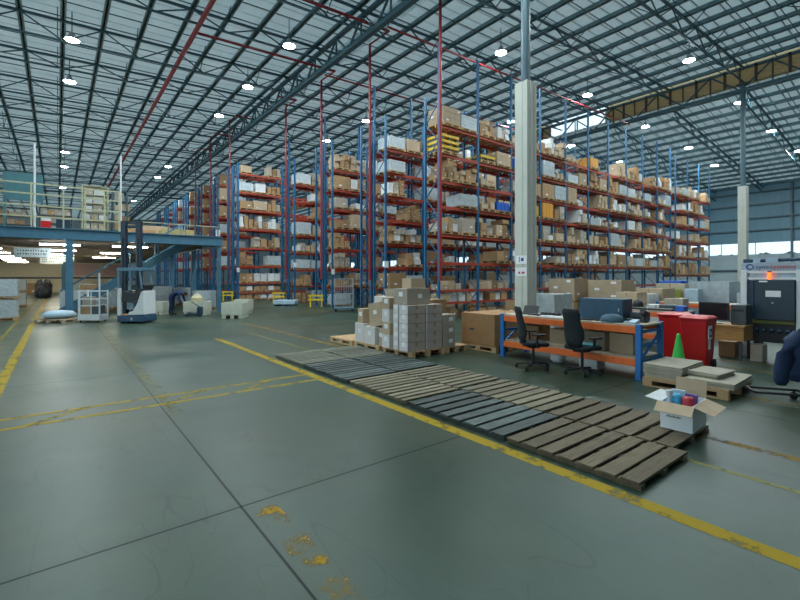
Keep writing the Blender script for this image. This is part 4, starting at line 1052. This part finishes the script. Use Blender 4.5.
# far end below the mezzanine
b = MB(); b.box(-16,62,0,6.7,62.1,3.85); wl = struct(b.build('wall_back', M('cream_partition',(.62,.56,.40),.7)), 'cream partition at the back below the mezzanine')
MB().box(-16,61.9,1.55,6.7,62,1.75).build('dark_rail', dgrey, wl)
for i,(x,lab) in enumerate(((1.5,'left'),(4.2,'right'))):
    MB().box(x,61.95,1.9,x+2.2,62,3.2).build('lit_window_panel', M('pink_panel',(.60,.40,.36),.6), wl)  # pinkish windows, their warm light put into the panel colour
for i,(x,y,k) in enumerate(((-3.0,52,0),(-1.7,56,1),(1.6,55,2),(3.0,50,0),(4.4,53,1),(2.2,44,2),(3.9,42,1),(1.8,37,0),(3.4,36,2))):
    block(x,y,0,(ST+SM)[k],'stacked load far back under the mezzanine, %s of the far loads'%ORD[i],0,(1.2,1,1.3))
o = MB()
for q in range(5): o.lathe([(.05,0),(.38,.12),(.42,.55),(.25,.95),(.05,1.05)],(-.75-.32*(q%2),45.5+.5*q,.0+.5*(q//3)),k=12)
tag(o.build('waste_bags',black,smooth=True),'heap of black bags at the far end of the left aisle','bags')
def wrap_block(x, y, z, k, label, rz=0, sc=(1,1,1), grp='wrapped loads on the left floor'):
    o = block(x,y,z,SM[k],label,rz,sc); o['group'] = grp; return o
wrap_block(-1.85,24.0,0,0,'wrapped white load at the left edge of the picture, lower of two',0,(1.1,1.2,.92))
wrap_block(-1.85,24.0,.86,0,'wrapped white load at the left edge of the picture, upper of two',0,(1.1,1.2,.88))
wrap_block(-2.0,34.0,0,1,'wrapped white load further along the left aisle, lower of two',0,(1.1,1.2,1.0))
wrap_block(-2.0,34.0,.84,1,'wrapped white load further along the left aisle, upper of two',0,(1.1,1.2,.9))
for i in range(3): wrap_block(.65+i*1.25,27.2,0,(0,2,1)[i],'pale wrapped load behind the mezzanine post, %s from the left'%ORD[i],0,(1.12,1.1,(1.2,1.5,1.25)[i]))
for i in range(2): wrap_block(5.0+i*1.2,30.3,0,i,'white wrapped load behind the bending worker, %s from the left'%ORD[i],0,(1.1,1.1,1.3))
wrap_block(6.05,24.35,0,1,'white wrapped load left of the slim mezzanine post',0,(.95,.95,1.25))
# tarpaulin on a pallet
block_pallet(.05,21.6,-.64,'flat pallet under the pale blue folded tarpaulin',1.2,1.2,tan2)
o = MB().lathe([(.30,0),(.52,.06),(.58,.15),(.42,.27),(.10,.32)],(.05,21.6,.14),k=20,sy=.9).build('tarpaulin',lblue,smooth=True); tag(o,'pale blue folded tarpaulin heaped on the flat pallet','tarpaulin')
# white cage
t = thing('cage_trolley','white framed cage trolley left of the lift truck','cage trolley',(1.08,20.8,0),math.radians(-38)); t.scale = (.74,.74,1)
for x,zt in ((-.56,1.24),(.52,1.9)):
    for y in (-.3,.34): MB().box(x,y,0.08,x+.06 if x>0 else x+.10,y+.05,zt if y<0 else 1.24).build('corner_post', white, t)
MB().box(-.56,-.32,.08,.58,.38,.30).build('base_tray', white, t)
for y in (-.29,.36):
    c = MB()
    for z in (.62,.88,1.18): c.box(-.5,y-.012,z,.53,y+.012,z+.04)
    c.box(.1,y-.015,.3,.14,y+.015,1.2); c.build('grid_panel', white, t)
for x in (-.45,.45):
    for y in (-.25,.3): MB().tube([(x,y-.02,.045),(x,y+.02,.045)],.045,12).build('caster', rubber, t)
for i,(x,m,z,lab) in enumerate(((-.19,tan,.301,'brown parcel inside the white cage trolley'),(.2,dgrey,.301,'dark parcel inside the white cage trolley'),(-.16,greyc,.645,'grey-brown parcel higher in the white cage trolley'))):
    v = Matrix.Rotation(math.radians(-38),3,'Z')@Vector((x,.03,z)); o = MB().box(-.17,-.15,0,.17,.15,.34).build('parcel',m,bevel=.01); o.location = (1.08+v.x,20.8+v.y,v.z); o.rotation_euler=(0,0,math.radians(-38)); tag(o,lab,'parcel')
# lift truck
T = thing('lift_truck','white and navy lift truck with a tall mast in front of the mezzanine','lift truck',(2.42,19.5,0),math.radians(-38)); T.scale = (.71,1,1)
MB().box(-.73,-.42,.05,.73,.45,.30).build('chassis', M('truck_navy',(.02,.07,.14),.4), T, bevel=.03)
MB().prism([(-.16,.30),(-.14,.40),(.10,.48),(.30,.72),(.52,1.18),(.66,1.24),(.69,.32)],'y',-.40,.42).build('body_shell', white, T, bevel=.03)
MB().prism([(-.73,.30),(-.55,.30),(-.55,1.05),(-.60,1.32),(-.73,1.36)],'y',-.40,-.28).build('side_panel', white, T, bevel=.015)
MB().box(-.56,-.38,.30,-.16,.40,.34).build('operator_floor', M('floor_mat_orange',(.45,.22,.08),.6), T)
MB().prism([(-.56,.82),(.22,.76),(.66,1.44),(.52,1.52),(.12,1.16),(-.5,1.22)],'y',-.34,.36).build('console', black, T, bevel=.02)
MB().box(-.5,-.1,.5,-.1,.38,.88).build('seat', lblue, T, bevel=.03)
MB().lathe([(.13,0),(.15,.02),(.13,.04)],(-.25,-.05,1.2),k=18).build('steering_wheel', black, T)
GB = M('guard_blue',(.10,.22,.32),.4)
MB().box(-.72,-.4,1.3,-.62,-.33,2.0).build('guard_post', GB, T); MB().box(-.72,.33,.3,-.62,.40,2.0).build('guard_post', GB, T)
for q in (-.36,.36): MB().bar((.56,q,1.3),(.42,q,2.0),.06).build('guard_post', GB, T)
c = MB(); c.box(-.73,-.42,1.98,.62,-.34,2.10); c.box(-.73,.34,1.98,.62,.42,2.10)
for k in range(7): c.box(-.7+k*.2,-.36,2.02,-.66+k*.2,.36,2.08)
c.build('overhead_guard', M('guard_blue',(.10,.22,.32),.4), T, bevel=.01)
for x in (-1.40,-.56):
    MB().box(x,.55,.06,x+.27,.72,3.98).build('mast_rail', M('mast_navy',(.012,.03,.055),.4), T); MB().box(x+.04,.50,.5,x+.13,.55,3.3).build('mast_inner', dgrey, T)
for z in (.5,1.6,2.7,3.7): MB().box(-1.35,.6,z,-.35,.68,z+.12).build('mast_crossbar', M('mast_navy',(.012,.03,.055),.4), T)
for x in (-1.3,-.6): MB().box(x,.75,.06,x+.1,1.85,.11).build('fork', dgrey, T)
MB().box(-1.3,.72,.06,-.4,.78,.6).build('fork_carriage', dgrey, T)
for x in (-.5,.45): 
    for y in (-.30,.33): MB().tube([(x,y-.05,.10),(x,y+.05,.10)],.10,16).build('wheel', rubber, T)
MB().box(.12,-.405,.80,.34,-.40,.86).build('name_plate', dgrey, T)
MB().tube([(.05,-.432,.17),(.05,-.42,.17)],.06,16).build('round_badge', grey, T)
# crates
def pbox(x, y, rz, w_, d_, h_, label, fillm=None):
    t = thing('pallet_crate',label,'crate',(x,y,0),rz,'cream plastic pallet crates')
    c = MB(); c.box(-w_/2,-d_/2,.12,w_/2,d_/2,.16)
    for a in (-1,1): c.box(-w_/2,a*d_/2-.03,.16,w_/2,a*d_/2+.03,h_); c.box(a*w_/2-.03,-d_/2,.16,a*w_/2+.03,d_/2,h_)
    for k in range(5): c.box(-w_/2+.1+k*(w_-.24)/4,-d_/2-.04,.2,-w_/2+.14+k*(w_-.24)/4,-d_/2-.02,h_-.08)
    c.build('crate_body', bin_c, t)
    for x_ in (-w_/2,-.08,w_/2-.16): MB().box(x_,-d_/2,0,x_+.16,d_/2,.12).build('runner', bin_c, t)
    if fillm: MB().box(-w_/2+.05,-d_/2+.05,.16,w_/2-.05,d_/2-.05,h_-.18).build('contents', fillm, t)
    return t
pbox(6.05,19.2,math.radians(-38),.86,.8,.66,'cream plastic crate right of the slim post, nearest the front',black)
pbox(7.0,21.0,math.radians(-38),.6,.8,.68,'cream plastic crate behind the nearest crate')
pbox(5.12,21.72,math.radians(-38),.9,.8,.62,'cream plastic crate the bent worker reaches over',tan2)
pbox(3.75,23.0,math.radians(-38),.6,.6,.6,'small cream crate left behind the bent worker')
o = MB().lathe([(.2,0),(.3,.1),(.26,.35),(.1,.5),(.05,.52)],(5.1,21.75,.45),k=14).build('plastic_sack',M('sack_yellowish',(.5,.46,.28),.5,bump=.5,scale=8)); tag(o,'yellowish plastic sack sticking out of the crate by the worker','sack')
t = thing('pallet_jack','dark blue pallet jack beside the crate and the worker','pallet jack',(4.75,20.95,0),math.radians(-38)); t.scale = (.7,.7,1)
for y in (-.2,.12): MB().box(-.5,y,.05,.35,y+.09,.11).build('fork', navy, t)
MB().box(.33,-.22,.05,.52,.23,.42).build('hydraulic_unit', navy, t, bevel=.02)
c = MB(); c.tube([(.45,0,.4),(.1,0,.55),(-.05,0,.62)],.02,8); c.tube([(-.05,-.12,.62),(-.05,.12,.62)],.02,8); c.build('tiller', black, t)
for (x,y) in ((.45,-.1),(.45,.1),(-.4,-.16),(-.4,.16)): MB().tube([(x,y-.03,.05),(x,y+.03,.05)],.05,12).build('wheel', rubber, t)
# yellow guards at rack ends, skid, roll cage
gy = M('guard_yellow',(.72,.52,.02),.45)
for i,(x,y,lab) in enumerate(((12.0,23.3,'yellow tubular guard at the third rack row end'),(11.9,28.6,'yellow tubular guard at the fourth rack row end'),(9.9,33.2,'yellow tubular guard at the wide fifth row end'))):
    t = thing('rack_guard',lab,'guard',(x,y,0),math.radians(-45),'yellow rack guards')
    for q in (-.38,.32): MB().box(q,-.04,0,q+.07,.04,.62).build('guard_post', gy, t); MB().box(q-.04,-.09,0,q+.11,.09,.015).build('base_plate', gy, t)
    for z in (.36,.60): MB().box(-.45,-.035,z,.46,.035,z+.1).build('guard_rail', gy, t)
t = thing('skid','pale blue plastic skid on the floor between the yellow guards','skid',(11.0,25.3,0),math.radians(-38))
MB().box(-.65,-.5,.10,.65,.5,.34).build('skid_deck', lblue, t, bevel=.02)
for x in (-.6,-.1,.4): MB().box(x,-.48,0,x+.2,.48,.10).build('foot', navy, t)
t = thing('roll_cage','grey steel roll cage in front of the third rack row','roll cage',(11.55,19.35,0),math.radians(-30))
for x in (-.48,.46):
    for y in (-.36,.34): MB().tube([(x,y,.15),(x,y,1.68)],.02,8).build('corner_tube', grey, t)
MB().box(-.5,-.38,.13,.5,.38,.19).build('cage_base', mezz, t)
for nm, pts in (('front',[(x/10-.48,-.36) for x in range(0,20)]),('back',[(x/10-.48,.34) for x in range(0,20)])):
    c = MB()
    for z in (.2,.55,.9,1.25,1.66): c.bar((-.48,pts[0][1],z),(.46,pts[0][1],z),.022)
    for k in range(1,8): c.bar((-.48+k*.1175,pts[0][1],.2),(-.48+k*.1175,pts[0][1],1.66),.012)
    c.build('mesh_panel', grey, t)
for x in (-.48,.46):
    c = MB()
    for z in (.55,.9,1.25,1.66): c.bar((x,-.36,z),(x,.34,z),.022)
    c.build('side_panel', grey, t)
for x in (-.42,.42):
    for y in (-.3,.3): MB().tube([(x,y-.02,.065),(x,y+.02,.065)],.065,12).build('caster', rubber, t)

# ------------------------------------------------------------------ bent worker
def worker(x, y, rz, label):
    V = []; E_ = []; RD = []
    def add(p, r_, par=None):
        V.append(p); RD.append(r_)
        if par is not None: E_.append((par,len(V)-1))
        return len(V)-1
    pel = add((0,0,.92),.145)
    sp1 = add((.14,0,.99),.135,pel); sp2 = add((.30,0,1.03),.145,sp1); ch = add((.44,0,1.03),.14,sp2)
    nk = add((.55,0,1.00),.058,ch); hd = add((.64,0,.95),.085,nk); hd2 = add((.70,0,.90),.080,hd)
    for s in (-1,1):
        hip = add((.0,s*.10,.84),.105,pel); kn = add((.03,s*.115,.50),.068,hip); an = add((-.03,s*.12,.10),.045,kn)
        he = add((.03,s*.125,.05),.045,an); add((.16,s*.135,.04),.035,he)
        sh = add((.44,s*.17,1.0),.068,ch); el = add((.46,s*.24,.74),.050,sh); wr_ = add((.58,s*.20,.54),.034,el)
        pm = add((.615,s*.195,.475),.036,wr_)
        for k in range(4):
            f0 = add((.64-.012*k,s*(.165+.02*k),.44),.010,pm); add((.645-.015*k,s*(.165+.02*k),.40-.006*(k in (1,2))),.008,f0)
        th = add((.595,s*.165,.45),.011,pm); add((.60,s*.15,.42),.009,th)
    me = bpy.data.meshes.new('body'); me.from_pydata(V,E_,[]); tmp = bpy.data.objects.new('tmp_body',me); COL.objects.link(tmp)
    sk_ = tmp.modifiers.new('skin','SKIN'); sk_.use_smooth_shade = True
    for i, d in enumerate(me.skin_vertices[0].data): d.radius = (RD[i],RD[i]); d.use_root = (i == 0)
    sb = tmp.modifiers.new('sub','SUBSURF'); sb.levels = 1; sb.render_levels = 1
    out = bpy.data.meshes.new_from_object(tmp.evaluated_get(bpy.context.evaluated_depsgraph_get()))
    bpy.data.objects.remove(tmp)
    out.materials.clear()
    for m in (suit, skin, rubber): out.materials.append(m)
    for p in out.polygons:
        c_ = p.center; p.use_smooth = True
        p.material_index = 1 if (c_.x > .555 and abs(c_.y) < .11 and c_.z > .75) or (c_.x > .55 and c_.z < .53) else (2 if c_.z < .10 else 0)
    o = bpy.data.objects.new('person',out); COL.objects.link(o); o.location = (x,y,0); o.rotation_euler = (0,0,rz); tag(o,label,'person')
    h = MB().lathe([(.02,-.085),(.075,-.06),(.098,0),(.08,.06),(.03,.085)],(0,0,0),k=16).build('hair', hair, o, smooth=True); h.location = (.645,0,.985); h.rotation_euler = (0,.6,0)
    f_ = MB()
    for s in (-1,1): f_.lathe([(.004,-.006),(.011,0),(.004,.006)],(.748,s*.032,.93),k=8)
    f_.build('eyes', black, o)
    MB().lathe([(.004,-.02),(.016,0),(.006,.025)],(.775,0,.905),k=8).build('nose', skin, o, smooth=True)
    for s in (-1,1): MB().lathe([(.01,-.025),(.016,0),(.01,.025)],(.65,s*.088,.93),k=8).build('ear', skin, o, smooth=True)
    MB().box(.70,-.022,.835,.712,.022,.845).build('mouth', M('lips',(.2,.08,.06),.6), o)
    return o
worker(4.12,22.30,math.radians(-36),'person in dark blue overalls bending over a cream crate')

flush_cartons()
if STUFF.v:
    o = STUFF.build('carton_mass',[tan,tan2,whitec,greyc]); tag(o,'remaining cartons on the far bays of the racks','cartons',None,'stuff')
